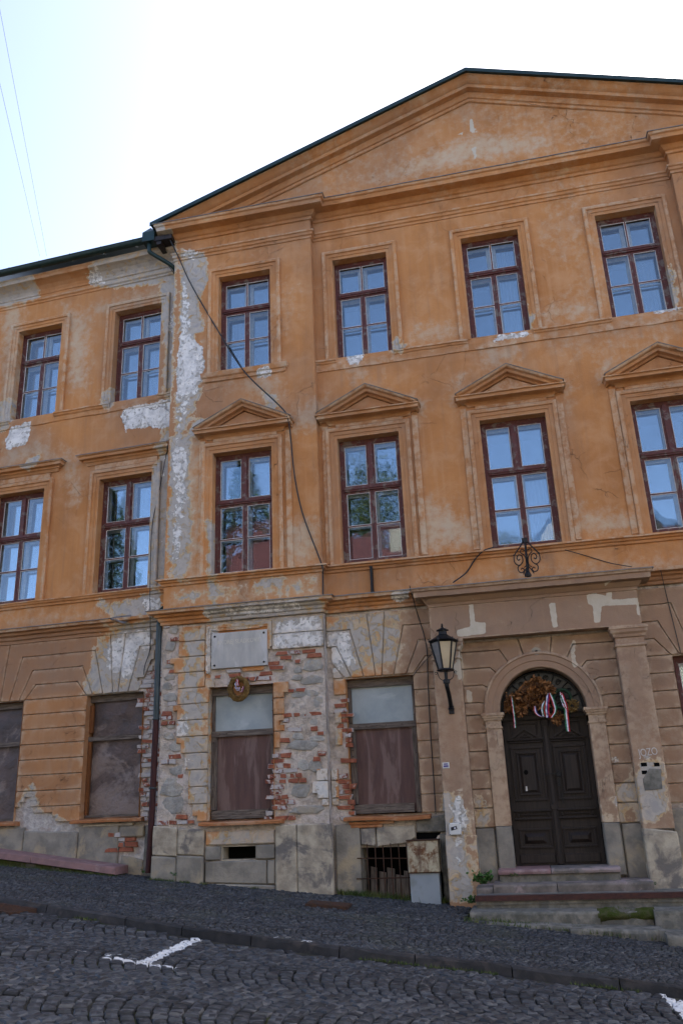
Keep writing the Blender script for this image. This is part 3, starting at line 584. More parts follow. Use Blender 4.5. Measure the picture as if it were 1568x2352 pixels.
# ------------------------------------------------------------------ double casement windows
WMESH = {}
def window_unit(parent, W, xc, z0, d, w_, h, kind, rz=0.0, label=None):
    key = (round(w_, 2), round(h, 2), kind)
    if key not in WMESH:
        I = WM; fr = .055; zt = h*(.665 if kind == 2 else .60); tb = .05
        m = MB(I); m.box(-w_/2, -w_/2+fr, 0, .09, 0, h); m.box(w_/2-fr, w_/2, 0, .09, 0, h); m.box(-w_/2+fr, w_/2-fr, .002, .088, 0, fr*.9); m.box(-w_/2+fr, w_/2-fr, .002, .088, h-fr*1.3, h)
        m.box(-w_/2+fr, w_/2-fr, -.014, .075, zt-tb, zt+tb*.6); m.box(-w_/2+fr, w_/2-fr, -.03, -.0145, zt-tb*.4, zt+tb*.2)
        if kind == 1: m.box(-.04, .04, -.008, .07, zt+tb*.6, h-fr*1.3)
        frame = m.mesh('window paint', name='window')
        lo0, lo1 = fr*.9, zt-tb; up0, up1 = zt+tb*.6, h-fr*1.3; panes = []; sashes = []
        def leaf(x0, x1, a, c, s, split, mid=False):
            m = MB(I); m.box(x0, x0+s, .015, .06, a, c); m.box(x1-s, x1, .015, .06, a, c); m.box(x0+s, x1-s, .016, .059, a, a+s); m.box(x0+s, x1-s, .016, .059, c-s*.9, c)
            zs = [a+s, c-s*.9]
            if split: zm = (a+c)/2; m.box(x0+s, x1-s, .018, .05, zm-.011, zm+.011); zs = [a+s, zm-.011, zm+.011, c-s*.9]
            xsq = [x0+s, x1-s]
            if mid: xm = (x0+x1)/2; m.box(xm-.012, xm+.012, .018, .05, a+s, c-s*.9); xsq = [x0+s, xm-.012, xm+.012, x1-s]
            for k in range(0, len(zs), 2):
                for j in range(0, len(xsq), 2):
                    p, q, u, v = xsq[j], xsq[j+1], zs[k], zs[k+1]; t = .009
                    for bx in ((p, p+t, u, v), (q-t, q, u, v), (p+t, q-t, u, u+t), (p+t, q-t, v-t, v)): m.box(bx[0], bx[1], .022, .036, bx[2], bx[3], 1)
                    panes.append((p, q, u, v))
            sashes.append(m.mesh(['window paint', 'putty'], name='sash'))
        leaf(-w_/2+fr, -.003, lo0, lo1, .042, True); leaf(.003, w_/2-fr, lo0, lo1, .042, True)
        if kind == 1: leaf(-w_/2+fr, -.04, up0, up1, .032, False); leaf(.04, w_/2-fr, up0, up1, .032, False)
        else: leaf(-w_/2+fr, w_/2-fr, up0, up1, .032, False, True)
        def cen(p, q, y, u, v, mt='glass'): return (MB(I).box(-(q-p)/2, (q-p)/2, -.002, .002, -(v-u)/2, (v-u)/2).mesh(mt, name='pane'), ((p+q)/2, y, (u+v)/2))
        pm_ = [cen(p-.004, q+.004, .038, u-.004, v+.004) for p, q, u, v in panes]
        m = MB(I); di = .14    # inner, white painted window
        for x0, x1, a, c in ((-w_/2+.02, -.02, .05, lo1), (.02, w_/2-.02, .05, lo1), (-w_/2+.02, -.02, up0, h-.06), (.02, w_/2-.02, up0, h-.06)):
            s = .07; m.box(x0, x0+s, di, di+.04, a, c); m.box(x1-s, x1, di, di+.04, a, c); m.box(x0+s, x1-s, di+.001, di+.039, a, a+s); m.box(x0+s, x1-s, di+.001, di+.039, c-s, c)
            if c-a > 1: zm = (a+c)/2; m.box(x0+s, x1-s, di+.002, di+.038, zm-.014, zm+.014)
        m.box(-w_/2, w_/2, di-.005, di+.045, lo1, up0)
        inner = m.mesh('white paint', name='inner_casement')
        ip = [cen(x0+.065, x1-.065, di+.02, a+.065, c-.065, 'inner glass') for x0, x1, a, c in ((-w_/2+.02, -.02, .05, lo1), (.02, w_/2-.02, .05, lo1), (-w_/2+.02, -.02, up0, h-.06), (.02, w_/2-.02, up0, h-.06))]
        WMESH[key] = (frame, sashes, pm_, inner, ip)
    frame, sashes, pm_, inner, ip = WMESH[key]
    o = link('window', frame, parent, W(xc, d, z0), rz); tag(o, label)
    for i, me in enumerate(sashes):
        s = sub('sash', me, o)
    rn = random.Random(int(xc*71+z0*13))
    for me, lc in pm_: q = sub('pane', me, o, lc); q.rotation_euler = (R_(rn.uniform(-.7, .7)), 0, R_(rn.uniform(-.7, .7)))
    sub('inner_casement', inner, o)
    for me, lc in ip: q = sub('inner_pane', me, o, lc); q.rotation_euler = (R_(rn.uniform(-1.6, 1.6)), 0, R_(rn.uniform(-1.2, 1.2)))
    if rn.random() < .6:      # a drawn curtain or paper behind part of the window
        s_ = rn.choice((-1, 1)); a, c = (.06, h*rn.choice((.55, .6, .95))); cm = MB(WM); n = 24; rows = []
        for k in range(n+1):
            x = s_*(w_*.04+(w_*.44)*k/n); rows.append([(x, .30+.018*math.sin(k*1.9+z), z) for z in (a, (a+c)/2, c)])
        cm.grid(rows); cm.grid([[(p[0], p[1]+.003, p[2]) for p in r] for r in rows]); sub('curtain', cm.mesh('curtain', smooth=True, name='curtain'), o)
    return o
# ------------------------------------------------------------------ the pedimented house
RD = -.15; XA, XB, XC_, XD = -6.18, -3.38, 3.26, 6.06
H = empty('pedimented_house', (-.06, 0, -.4), 'three-storey ochre house with big pediment, peeling plaster and arched portal', 'house')
N = empty('neighbouring_house', (-9.5, .35, .4), 'lower ochre house on the left with flat window hoods and green gutter', 'house')
OP, BP = 'ochre plaster', 'brown plaster'
W2, W1, WG = 1.04, 1.10, 1.08
c1, c2, c3, c4, c5 = -4.765, -2.505, 0.0, 2.40, 4.66
hM = [(c-W2/2, c+W2/2, 8.915, 11.04) for c in (-2.476, -.023, 2.393)]+[(c-W1/2, c+W1/2, 5.0, 7.287) for c in (-2.50, 0.0, 2.47)]
hR = [(-4.722-W2/2, -4.722+W2/2, 8.915, 10.987), (-4.764-W1/2, -4.764+W1/2, 4.95, 7.246)]
hR2 = [(c5-W2/2, c5+W2/2, 8.915, 10.987), (c5-W1/2, c5+W1/2, 4.95, 7.246)]
hMG = [(-3.075, -1.99, 1.02, 3.07), (1.90, 2.98, 1.02, 3.07)]; hRG = [(-5.322, -4.238, 1.02, 3.07)]; hR2G = [(c5-.54, c5+.54, 1.02, 3.07)]
ZT = 4.16
wall('wall', OP, H, XB, XC_, ZT, 12.3, 0, hM, .042); wall('wall', OP, H, XA, XB, ZT, 12.3, RD, hR, .042); wall('wall', OP, H, XC_, XD, ZT, 12.3, RD, hR2, .09)
# masonry core of the ground floor
DOORH = (-.72, .60, -.6, 3.02)
CELLAR = (-2.93, -2.25, -.5, .56); VENT = (-5.08, -4.55, .46, .64)
wall('masonry', 'mortar', H, XB, XC_, -.9, ZT, .035, hMG+[DOORH, CELLAR, (-2.235, -1.75, -.5, .2)], .04, rough=.026, wear=False); wall('masonry', 'mortar', H, XA, XB, -.9, ZT, RD+.04, hRG+[VENT], .03, rough=.032, wear=False); wall('masonry', 'mortar', H, XC_, XD, -1.2, ZT, RD+.03, hR2G, .1, rough=.01, wear=False)
# returns and closed body
def ret(x, d0, d1, z0, z1, mat, parent=H, W=WM):
    m = MB(W); nz = int((z1-z0)/.1); m.grid([[W(x, d0+(d1-d0)*t/4, z0+(z1-z0)*k/nz) for t in range(5)] for k in range(nz+1)]); return m.build('wall_return', mat, parent, wear=True)
ret(XA, RD, 3, ZT, 12.3, OP); ret(XA, RD+.04, 3, -.9, ZT, 'mortar'); ret(XB, RD, .05, ZT, 12.3, OP); ret(XB+.004, RD+.03, .05, -.9, ZT, 'limewashed mortar'); ret(XC_, RD, .05, -.9, 12.3, OP); ret(XD, RD, 10, -1.2, 12.3, OP)
m = MB(); m.box(XA+.05, XD-.05, 9.9, 10, -1.2, 12.3); m.box(XA+.001, XA+.05, 2.9, 9.9, -1.2, 12.3); m.build('rear_wall', OP, H)
m = MB(); m.box(XA+.06, XD-.06, 3.2, 3.3, -1, 12.2); m.build('interior_wall', 'interior', H)
for z in (4.25, 8.2, 11.95): MB().box(XA+.06, XD-.06, .55, 3.19, z, z+.2).build('ceiling', 'interior', H)
for x in (-3.6, -1.25, 1.2, 3.5): MB().box(x-.06, x+.06, .55, 3.18, -1, 12).build('partition', 'interior', H)
m = MB()
for z in (4.25, 8.2, 11.95): m.box(XB+.01, XC_-.01, .06, .549, z-.5, z+.55)
m.build('spandrel_backing', 'interior', H)

# openings: reveals, surrounds, windows
for hs, d in ((hM, 0), (hR, RD), (hR2, RD)):
    for h in hs:
        xc = (h[0]+h[1])/2; up = h[2] > 8; reveal(H, h[0], h[1], h[2], h[3], d, d+.36, OP)
        surround(H, xc, (h[1]-h[0])/2, h[2]-.02, h[3], .20 if up else .20, d)
        window_unit(H, WM, xc, h[2], d+.15, h[1]-h[0], h[3]-h[2], 2 if up else 1)
for hs, d in ((hMG, 0), (hRG, RD), (hR2G, RD)):
    for h in hs: reveal(H, h[0], h[1], h[2], h[3], d-.012, d+.36, OP)

# string courses, sills and cornices
PLAN = [(XA, .3), (XA, RD), (XB, RD), (XB, 0), (XC_, 0), (XC_, RD), (XD, RD), (XD, .5)]
sweep('upper_cornice', OP, H, PLAN, [(0, 11.97), (.03, 11.98), (.035, 12.03), (.07, 12.05), (.10, 12.09), (.12, 12.115), (.285, 12.125), (.295, 12.20), (.325, 12.22), (.335, 12.265), (0, 12.34)])
sweep('cornice_flashing', 'lead flashing', H, PLAN, [(0, 12.345), (.34, 12.27), (.35, 12.262), (.35, 12.275), (0, 12.36)], jit=.002)
sweep('architrave_moulding', OP, H, PLAN, [(0, 11.545), (.018, 11.55), (.018, 11.60), (.04, 11.615), (.045, 11.665), (.065, 11.68), (.068, 11.71), (0, 11.725)])
SILL1 = [(0, 4.84), (.03, 4.85), (.035, 4.885), (.07, 4.9), (.075, 4.925), (.115, 4.935), (.115, 4.96), (0, 4.975)]
sweep('sill_course', OP, H, PLAN, SILL1)
LOWC = [(0, 4.16), (.025, 4.17), (.025, 4.215), (.055, 4.235), (.06, 4.275), (.11, 4.295), (.12, 4.325), (.20, 4.34), (.205, 4.39), (0, 4.44)]
sweep('lower_cornice', OP, H, [(XA, .3), (XA, RD), (XB, RD), (XB, 0), (-1.62, 0)], LOWC, jit=.006); sweep('lower_cornice', OP, H, [(1.50, 0), (XC_, 0), (XC_, RD), (XD, RD)], LOWC)
sweep('cornice_flashing', 'lead flashing', H, [(XA, .3), (XA, RD), (XB, RD), (XB, 0), (-1.62, 0)], [(0, 4.445), (.21, 4.398), (.225, 4.388), (.225, 4.402), (0, 4.46)], jit=.006)
SILL2 = [(0, 8.66), (.02, 8.665), (.022, 8.80), (.04, 8.815), (.045, 8.845), (.065, 8.855), (.065, 8.885), (0, 8.905)]
x2 = [-3.38, -3.06, -2.0, -.62, .46, 1.80, 2.86, 3.26]
for i, (a, b_) in enumerate(((XB, -3.0), (-1.93, -.60), (.54, 1.86), (2.93, XC_))): sweep('sill_course', OP, H, [(a, 0), (b_, 0)], SILL2, jit=.007)
for a, b_ in ((-3.0, -1.93), (-.60, .54), (1.86, 2.93)): sweep('sill_course', OP, H, [(a, 0), (b_, 0)], [(0, 8.66), (.021, 8.665), (.022, 8.79), (.015, 8.86), (0, 8.90)], jit=.012)
sweep('sill', OP, H, [(-5.49, RD+.02), (-5.49, RD), (-3.96, RD), (-3.96, RD+.02)], [(0, 8.70), (.03, 8.71), (.035, 8.77), (.06, 8.79), (.07, 8.85), (.075, 8.88), (0, 8.90)], jit=.006)
# tympanum, raking cornice, roof
K, AX, AZ = .352, -.10, 14.22
me_rows = MB(); nx = 120; rows = []
tym = [(x, AZ-K*abs(x-AX)) for x in np.linspace(-6.1, 6.0, nx)]
m = MB(); m.grid([[(x, .005+(float(fbm(x, 12.3+(z-12.3)*t, .8, 3))-.5)*.008, 12.3+(max(z, 12.31)+.03-12.3)*t) for x, z in tym] for t in np.linspace(0, 1, 26)]); m.build('tympanum', OP, H, smooth=True, wear=True)
RAKE = [(0, 0), (.025, .01), (.03, .06), (.06, .07), (.09, .13), (.10, .165), (.215, .17), (.22, .235), (.25, .25), (.28, .27), (.35, .34), (.365, .355), (-.1, .40)]
XL_, XR_ = -6.56, 6.44
rake('raking_cornice', OP, H, [(XL_+.02, AZ-K*(AX-XL_-.02)), (AX, AZ), (XR_-.02, AZ-K*(XR_-.02-AX))], RAKE, d=-.005)
def roofz(x): return AZ-K*abs(x-AX)+.43
m = MB()
for xa, xb in ((XL_-.05, AX), (AX, XR_+.05)):
    for i, (a, b_) in enumerate(((.0, .0),)):
        q = [(xa, roofz(xa)), (xb, roofz(xb))]; t = .035
        V = [[(x, y, z) for (x, z) in q for z in (z, z+t)] for y in (-.44, 10.3)]
        m.box(0, 1, 0, 1, 0, 1, W=lambda x, d, z, xa=xa, xb=xb: (xa+(xb-xa)*x, -.43+10.8*d, roofz(xa+(xb-xa)*x)+(z-1)*.05))
m.build('roof', 'green metal', H)
m = MB(); m.box(0, 1, 0, 1, 0, 1, W=lambda x, d, z: (XL_-.06+(AX-XL_+.06)*x, -.445+.02*d, roofz(XL_-.06+(AX-XL_+.06)*x)-.07+.085*z)); m.box(0, 1, 0, 1, 0, 1, W=lambda x, d, z: (AX+(XR_+.06-AX)*x, -.445+.02*d, roofz(AX+(XR_+.06-AX)*x)-.07+.085*z)); m.build('roof_edge', 'green metal', H)
m = MB(); m.box(XL_, XA, -.35, 9.8, 11.98, 12.08); m.box(XL_+.05, XL_+.15, -.33, 9.8, 11.9, 11.979); m.build('eaves_soffit', 'door wood', H)
m = MB(); m.prism([(-6.15, 12.31), (6.03, 12.31), (AX, AZ)], .3, .32); m.build('gable_backing', 'interior', H)

# pediments over the first-floor windows
def pediment(xc, d, zb):
    hw = .80; zb0 = zb
    e = []
    o = sweep('window_pediment', OP, H, [(xc-hw+.1, d+.01), (xc-hw+.1, d), (xc+hw-.1, d), (xc+hw-.1, d+.01)], [(0, zb-.11), (.03, zb-.10), (.05, zb-.06), (.08, zb-.04), (.20, zb-.03), (.205, zb+.02), (.235, zb+.03), (.235, zb+.045), (0, zb+.06)], jit=.003)
    k = .50; zt = zb+.04; ap = zt+k*(hw)
    m = MB(); m.prism([(xc-hw+.16, zt), (xc+hw-.16, zt), (xc, zt+k*(hw-.16))], d-.04, d+.02); q = m.build('tympanum', OP, o, wear=True)
    rake('raking_cornice', OP, o, [(xc-hw-.09, zt-.075), (xc, ap-.03), (xc+hw+.09, zt-.075)], [(0, -.03), (.06, -.025), (.08, .0), (.16, .01), (.17, .05), (.22, .07), (.24, .10), (0, .125)], d=d, jit=.003)
    rake('flashing', 'lead flashing', o, [(xc-hw-.11, zt-.08), (xc, ap-.03), (xc+hw+.11, zt-.08)], [(0, .126), (.245, .10), (.25, .112), (0, .14)], d=d, jit=.003)
    for s in (-1, 1):   # side strips that carry the pediment
        x = xc+s*.805; block('side_strip', OP, o, [(x-.052, 5.0 if d == 0 else 4.96), (x+.052, 5.0 if d == 0 else 4.96), (x+.052, zb-.11), (x-.052, zb-.11)], d-.028, d+.01, ragged=False, ch=.006, gap=0, cell=.1)
    block('frieze', OP, o, [(xc-.60, 7.50 if d == 0 else 7.46), (xc+.60, 7.50 if d == 0 else 7.46), (xc+.60, zb-.10), (xc-.60, zb-.10)], d-.03, d, ragged=False, ch=.004, gap=0)
for xc, d, zb in ((-2.46, 0, 7.66), (0.0, 0, 7.66), (2.47, 0, 7.66), (-4.71, RD, 7.62), (c5, RD, 7.62)): pediment(xc, d, zb)

# ------------------------------------------------------------------ rusticated ground floor: every block its own piece
ZR = [1.02+.2585*i for i in range(13)]          # 1.02 ... 4.12
JB = 3.088
JT = [(.05, .15, 4.12), (.24, .44, 3.863), (.44, .67, 3.605), (.555, .76, 3.346)]
def half_pier(parent, xc, s, xe, d, W=WM, mat=OP, zlow=1.02, fan=True, th=.045, rows=True):
    "blocks from window centre xc to the edge xe (s = side)"
    X = lambda v: xc+s*v
    B = lambda P: block('rusticated_block', mat, parent, P, d-.012, d+th, W)
    if fan:
        B([(X(.05), JB), (X(.24), JB), (X(.44), 3.863), (xe, 3.863), (xe, 4.12), (X(.15), 4.12)])
        lim = abs(xe-xc)
        for (a, b_, zt), (a2, b2, zt2) in zip(JT[1:], JT[2:]):
            P = [(X(a), JB), (X(a2), JB), (X(b2), zt2), (xe, zt2), (xe, zt), (X(b_), zt)]
            if lim < b2+.03:
                P = [(X(a), JB), (X(a2), JB), (xe, JB+(zt2-JB)*(lim-a2)/(b2-a2)), (xe, zt), (X(min(b_, lim-.02)), zt)]
            B(P)
        B([(X(.555), JB), (xe, JB), (xe, 3.346), (X(min(.76, lim-.02)), 3.346)])
    if rows:
        zs = [z for z in ZR if zlow-.01 <= z <= 3.1]
        for z0, z1 in zip(zs, zs[1:]): B([(X(.54), z0), (xe, z0), (xe, z1), (X(.54), z1)])
def keystone(parent, xc, d, W=WM, mat=OP):
    block('rusticated_block', mat, parent, [(xc-.05, JB), (xc+.05, JB), (xc+.15, 4.12), (xc-.15, 4.12)], d-.012, d+.045, W)
g2_ = -2.532; g4_ = 2.44; g1_ = -4.78
half_pier(H, g2_, -1, XB+.012, 0); half_pier(H, g2_, 1, -1.635, 0, mat=BP); keystone(H, g2_, 0)
half_pier(H, g4_, -1, 1.515, 0, mat=BP); half_pier(H, g4_, 1, XC_, 0, mat=BP); keystone(H, g4_, 0, mat=BP)
# left bay: courses left of the memorial plate, two white courses right of it
zz = ZR
for z0, z1 in zip(zz, zz[1:]):
    xr = -5.322 if z1 < 3.1 else -5.40
    block('rusticated_block', OP, H, [(XA, z0), (xr, z0), (xr, z1), (XA, z1)], RD-.012, RD+.045)
    xl = -4.238 if z1 < 3.1 else -4.25
    block('rusticated_block', OP, H, [(xl, z0), (XB, z0), (XB, z1), (xl, z1)], RD-.012, RD+.045)
block('lintel_render', OP, H, [(-5.40, 3.07), (-4.25, 3.07), (-4.25, 3.22), (-5.40, 3.22)], RD-.01, RD+.045, ch=.006); block('panel_render', OP, H, [(-5.40, 3.22), (-4.25, 3.22), (-4.25, 4.12), (-5.40, 4.12)], RD+.012, RD+.045, ch=.006)
m = MB()   # moulded frame of the plate
for t, a in ((.0, .035), (.035, .02)):
    x0, x1, z0, z1 = -5.385+t, -4.245-t, 3.30+t*.3, 4.085-t
    m.box(x0, x0+.04, RD-.03+t*.4, RD+.03, z0, z1); m.box(x0+.04, x1-.04, RD-.029+t*.4, RD+.03, z1-.04, z1); m.box(x1-.04, x1, RD-.03+t*.4, RD+.03, z1-.42, z1)
m.box(-5.20, -4.45, RD-.04, RD+.02, 3.99, 4.02); m.build('plaque_surround', OP, H, wear=True)
for z0, z1 in zip(ZR, ZR[1:]):
    if z1 < 3.1: block('rusticated_block', OP, H, [(XC_, z0), (c5-.54, z0), (c5-.54, z1), (XC_, z1)], RD-.012, RD+.045); block('rusticated_block', OP, H, [(c5+.54, z0), (XD, z0), (XD, z1), (c5+.54, z1)], RD-.012, RD+.045)
block('rusticated_block', OP, H, [(XC_, 3.09), (XD, 3.09), (XD, 4.12), (XC_, 4.12)], RD-.012, RD+.045)

# clay window sills of the ground floor
def clay(parent, x0, x1, d, z, W=WM, sag=0.0):
    m = MB(W); n = 12; rows = []
    for i in range(n+1):
        x = x0+(x1-x0)*i/n; dz = (float(fbm(x, 3, 3, 5, 2))-.5)*.02+sag*math.sin(i/n*6)
        rows.append([W(x, d+.2, z+.05+dz), W(x, d-.10, z+.012+dz), W(x, d-.115, z+dz*.8), W(x, d-.11, z-.035+dz), W(x, d-.02, z-.04+dz), W(x, d+.2, z-.04)])
    m.grid(rows, closed=True); m.poly(rows[0]); m.poly(rows[-1][::-1]); return m.build('sill', 'sill clay', parent)
clay(H, -5.43, -4.10, RD, .985); clay(H, -3.17, -1.86, 0, .975, sag=.012); clay(H, 1.78, 3.1, 0, .985); clay(H, c5-.65, c5+.65, RD, .985)
m = MB(); m.cbox(-3.10, -2.42, -.05, .03, .885, .925); m.cbox(-3.08, -2.60, -.035, .03, .84, .884); m.build('sill_moulding', 'sill clay', H)

# ------------------------------------------------------------------ plinth of big rendered stones
def stone(parent, P, d0, d1, W=WM, mat='plinth render', name='plinth_stone'): return block(name, mat, parent, P, d0, d1, W, cell=.12, ch=.018, gap=.003, ragged=False, jit=.007)
zb = lambda x, y=0: float(zp(x, y))-.25
for xa, xb, za, zc in ((-6.22, -5.80, .0, .95), (-5.80, -5.36, .0, .90)): stone(H, [(xa, zb(xa)), (xb, zb(xb)), (xb, .52), (xa, .55)], RD-.07, RD+.05); stone(H, [(xa, .55), (xb, .52), (xb, zc), (xa, zc+.04)], RD-.045, RD+.05, mat='plinth stone')
for xa, xb in ((-4.22, -3.88), (-3.88, -3.34)): stone(H, [(xa, zb(xa)), (xb, zb(xb)), (xb, .93), (xa, .93)], RD-.06, RD+.05, mat='plinth stone')
stone(H, [(-5.35, .14), (-4.36, .10), (-4.36, .445), (-5.35, .445)], RD-.03, RD+.05, mat='plinth render'); stone(H, [(-4.355, .10), (-4.225, .10), (-4.225, .445), (-4.355, .445)], RD-.035, RD+.05)
stone(H, [(-5.35, zb(-5.3)), (-4.225, zb(-4.2)), (-4.225, .095), (-5.35, .135)], RD-.05, RD+.05); stone(H, [(-5.35, .45), (-5.09, .45), (-5.09, .66), (-5.35, .66)], RD-.03, RD+.05); stone(H, [(-4.54, .45), (-4.225, .45), (-4.225, .66), (-4.54, .66)], RD-.03, RD+.05)
stone(H, [(-5.35, .665), (-4.225, .665), (-4.225, .87), (-5.35, .87)], RD-.02, RD+.05, mat=OP)
MB().box(-5.1, -4.53, RD+.3, RD+.31, .4, .7).build('vent_back', 'dark opening', H)
m = MB(); m.box(-5.10, -4.53, RD+.02, RD+.3, .44, .459); m.box(-5.10, -4.53, RD+.02, RD+.3, .641, .66); m.box(-5.1, -5.081, RD+.02, RD+.3, .46, .64); m.box(-4.549, -4.53, RD+.02, RD+.3, .46, .64); m.build('vent_reveal', 'plinth stone', H)
stone(H, [(-3.33, zb(-3.3)), (-2.94, zb(-3)), (-2.94, .92), (-3.33, .90)], -.03, .05, mat='plinth render'); stone(H, [(-2.94, .60), (-2.70, .56), (-2.70, .84), (-2.94, .83)], -.035, .05, mat='plinth stone'); stone(H, [(-2.695, .56), (-2.24, .60), (-2.10, .68), (-2.10, .86), (-2.695, .84)], -.04, .05, mat='plinth stone')
stone(H, [(-2.10, .74), (-1.64, .74), (-1.64, 1.0), (-2.10, .92)], -.02, .05, mat='concrete'); stone(H, [(-1.755, -.5), (-1.64, -.5), (-1.64, .73), (-1.755, .73)], -.01, .05, mat='concrete'); MB().box(-2.1, -1.74, .03, .034, .6, .75).build('hole', 'dark opening', H)
for xa, xb in ((1.51, 2.2), (2.2, 3.26)): stone(H, [(xa, zb(xa)), (xb, zb(xb)), (xb, .95), (xa, .95)], -.03, .05)
stone(H, [(3.26, -1.1), (XD, -1.3), (XD, .95), (3.26, .95)], RD-.05, RD+.05)
# cellar opening with an iron grate and planks behind
m = MB(); x0, x1, z0, z1 = CELLAR
for a, b_ in (((x0, z0), (x0, z1)), ((x0, z1), (x1, z1)), ((x1, z1), (x1, z0))): m.grid([[(p[0], dd, p[1]) for p in (a, b_)] for dd in (-.02, .45)])
m.build('cellar_reveal', 'plinth stone', H); MB().box(x0-.1, x1+.1, .44, .46, -.6, .7).build('cellar_back', 'dark opening', H)
for i in range(5):
    a = -2.86+i*.125; m = MB(); zt_ = .17+.05*(i % 3)+.12*(i == 0); m.prism([(a, -.3), (a+.112, -.3), (a+.112+.01*i, zt_-.02), (a+.02, zt_)], .16+.01*(i % 2), .18+.01*(i % 2)); m.build('plank', 'grey wood', H)
gr = MB(); gr.tube([(-3.0, -.045, .42), (-2.24, -.045, .40)], .009, 6); gr.tube([(-3.02, -.045, .14), (-2.23, -.045, .14)], .009, 6); go = gr.build('cellar_grate', 'rusty iron', H)
for i in range(6):
    x = -2.835+i*.115; MB().tube([(x+.012*i*.2, -.062, .62-.012*(i % 3)), (x+.004*i, -.062, float(zp(x, 0))-.03)], .0085, 6).build('bar', 'rusty iron', go)

# ------------------------------------------------------------------ boards in the ground-floor windows
def boarded(parent, W, h, d, style, rz=0):
    x0, x1, z0, z1 = h; xm = (x0+x1)/2; m = MB(W); e = d+.13; zm = z0+(z1-z0)*.64
    o = None
    if style == 'board':
        m.box(x0+.005, x1-.005, e-.02, e+.05, z1-.13, z1-.005); o = m.build('window_boarding', 'grey wood across', parent)
        MB(W).box(x0+.006, x1-.006, e-.03, e-.0, zm-.045, zm+.045).build('rail', 'grey wood across', o); MB(W).box(x0+.03, x1-.12, e-.045, e-.01, z0+.02, z0+.15).build('bottom_board', 'grey wood across', o)
        MB(W).box(x0+.006, x0+.10, e-.02, e+.02, z0+.16, zm-.05).build('side_board', 'grey wood', o); MB(W).box(x1-.09, x1-.006, e-.015, e+.02, z0+.01, zm-.05).build('side_board', 'grey wood', o)
        MB(W).box(x0+.006, x0+.06, e-.01, e+.02, zm+.05, z1-.135).build('side_board', 'grey wood', o); MB(W).box(x1-.05, x1-.006, e-.01, e+.02, zm+.05, z1-.135).build('side_board', 'grey wood', o)
        MB(W).box(x0+.05, x1-.04, e+.021, e+.03, zm, z1-.1).build('upper_panel', 'grey board', o)
        nm = MB(W)
        for q in range(16): nx_, nz_ = (random.choice((x0+.05, x1-.04)), random.uniform(z0+.2, z1-.2)) if q < 8 else (random.uniform(x0+.1, x1-.1), random.choice((zm, z1-.07, z0+.09))); nm.box(nx_-.006, nx_+.006, e-.05, e-.02, nz_-.006, nz_+.006)
        tag(nm.build('nails', 'rusty iron', o), kind='stuff')
        MB(W).box(x0+.09, x1-.08, e+.021, e+.032, z0+.03, zm).build('lower_panel', 'brown board', o)
    else:
        m.box(x0+.005, x1-.005, e-.02, e+.06, z1-.11, z1-.005); o = m.build('window_boarding', 'grey wood across', parent)
        MB(W).box(x0+.006, x1-.006, e-.03, e+.01, zm-.04, zm+.035).build('rail', 'grey wood across', o); MB(W).box(x0+.03, x1-.02, e-.03, e+.02, z0+.01, z0+.05).build('bottom_board', 'grey wood across', o)
        for (a, b_, u, v) in ((x0+.006, x0+.075, zm+.1, z1-.16), (x1-.07, x1-.006, zm+.1, z1-.16), (x0+.006, x0+.065, z0+.06, zm-.05), (x1-.06, x1-.006, z0+.08, zm-.1)): MB(W).box(a, b_, e-.025, e+.02, u, v).build('batten', 'orange wood', o)
        for u, v, sd in ((zm+.02, z1-.1, 3), (z0+.03, zm-.03, 8)):   # rumpled sheeting
            g = MB(W); nx, nz = 26, 24; rows = []
            for j in range(nz+1):
                r = []
                for i in range(nx+1):
                    x = x0+.06+(x1-x0-.11)*i/nx; z = u+(v-u)*j/nz; f = (float(fbm(x*1.0+z*.3, z*1.6, 3.2, sd, 3))-.5)*.05*max(0.0, math.sin(math.pi*i/nx))**.5; r.append(W(x, e+.035+f, z))
                rows.append(r)
            g.grid(rows); g.build('sheeting', 'dark sheeting', o, smooth=True)
    MB(W).box(x0-.1, x1+.1, d+.38, d+.40, z0-.1, z1+.1).build('backing', 'dark opening', o)
    return o
tag(boarded(H, WM, hRG[0], RD, 'board')); tag(boarded(H, WM, hMG[0], 0, 'board'))
window_unit(H, WM, g4_, 1.02, .12, WG, 2.05, 1, label='dark red window frame at the right edge'); boarded(H, WM, hR2G[0], RD, 'board')
MB().box(1.7, 3.15, .6, .61, .8, 3.3).build('room_back', 'interior', H)
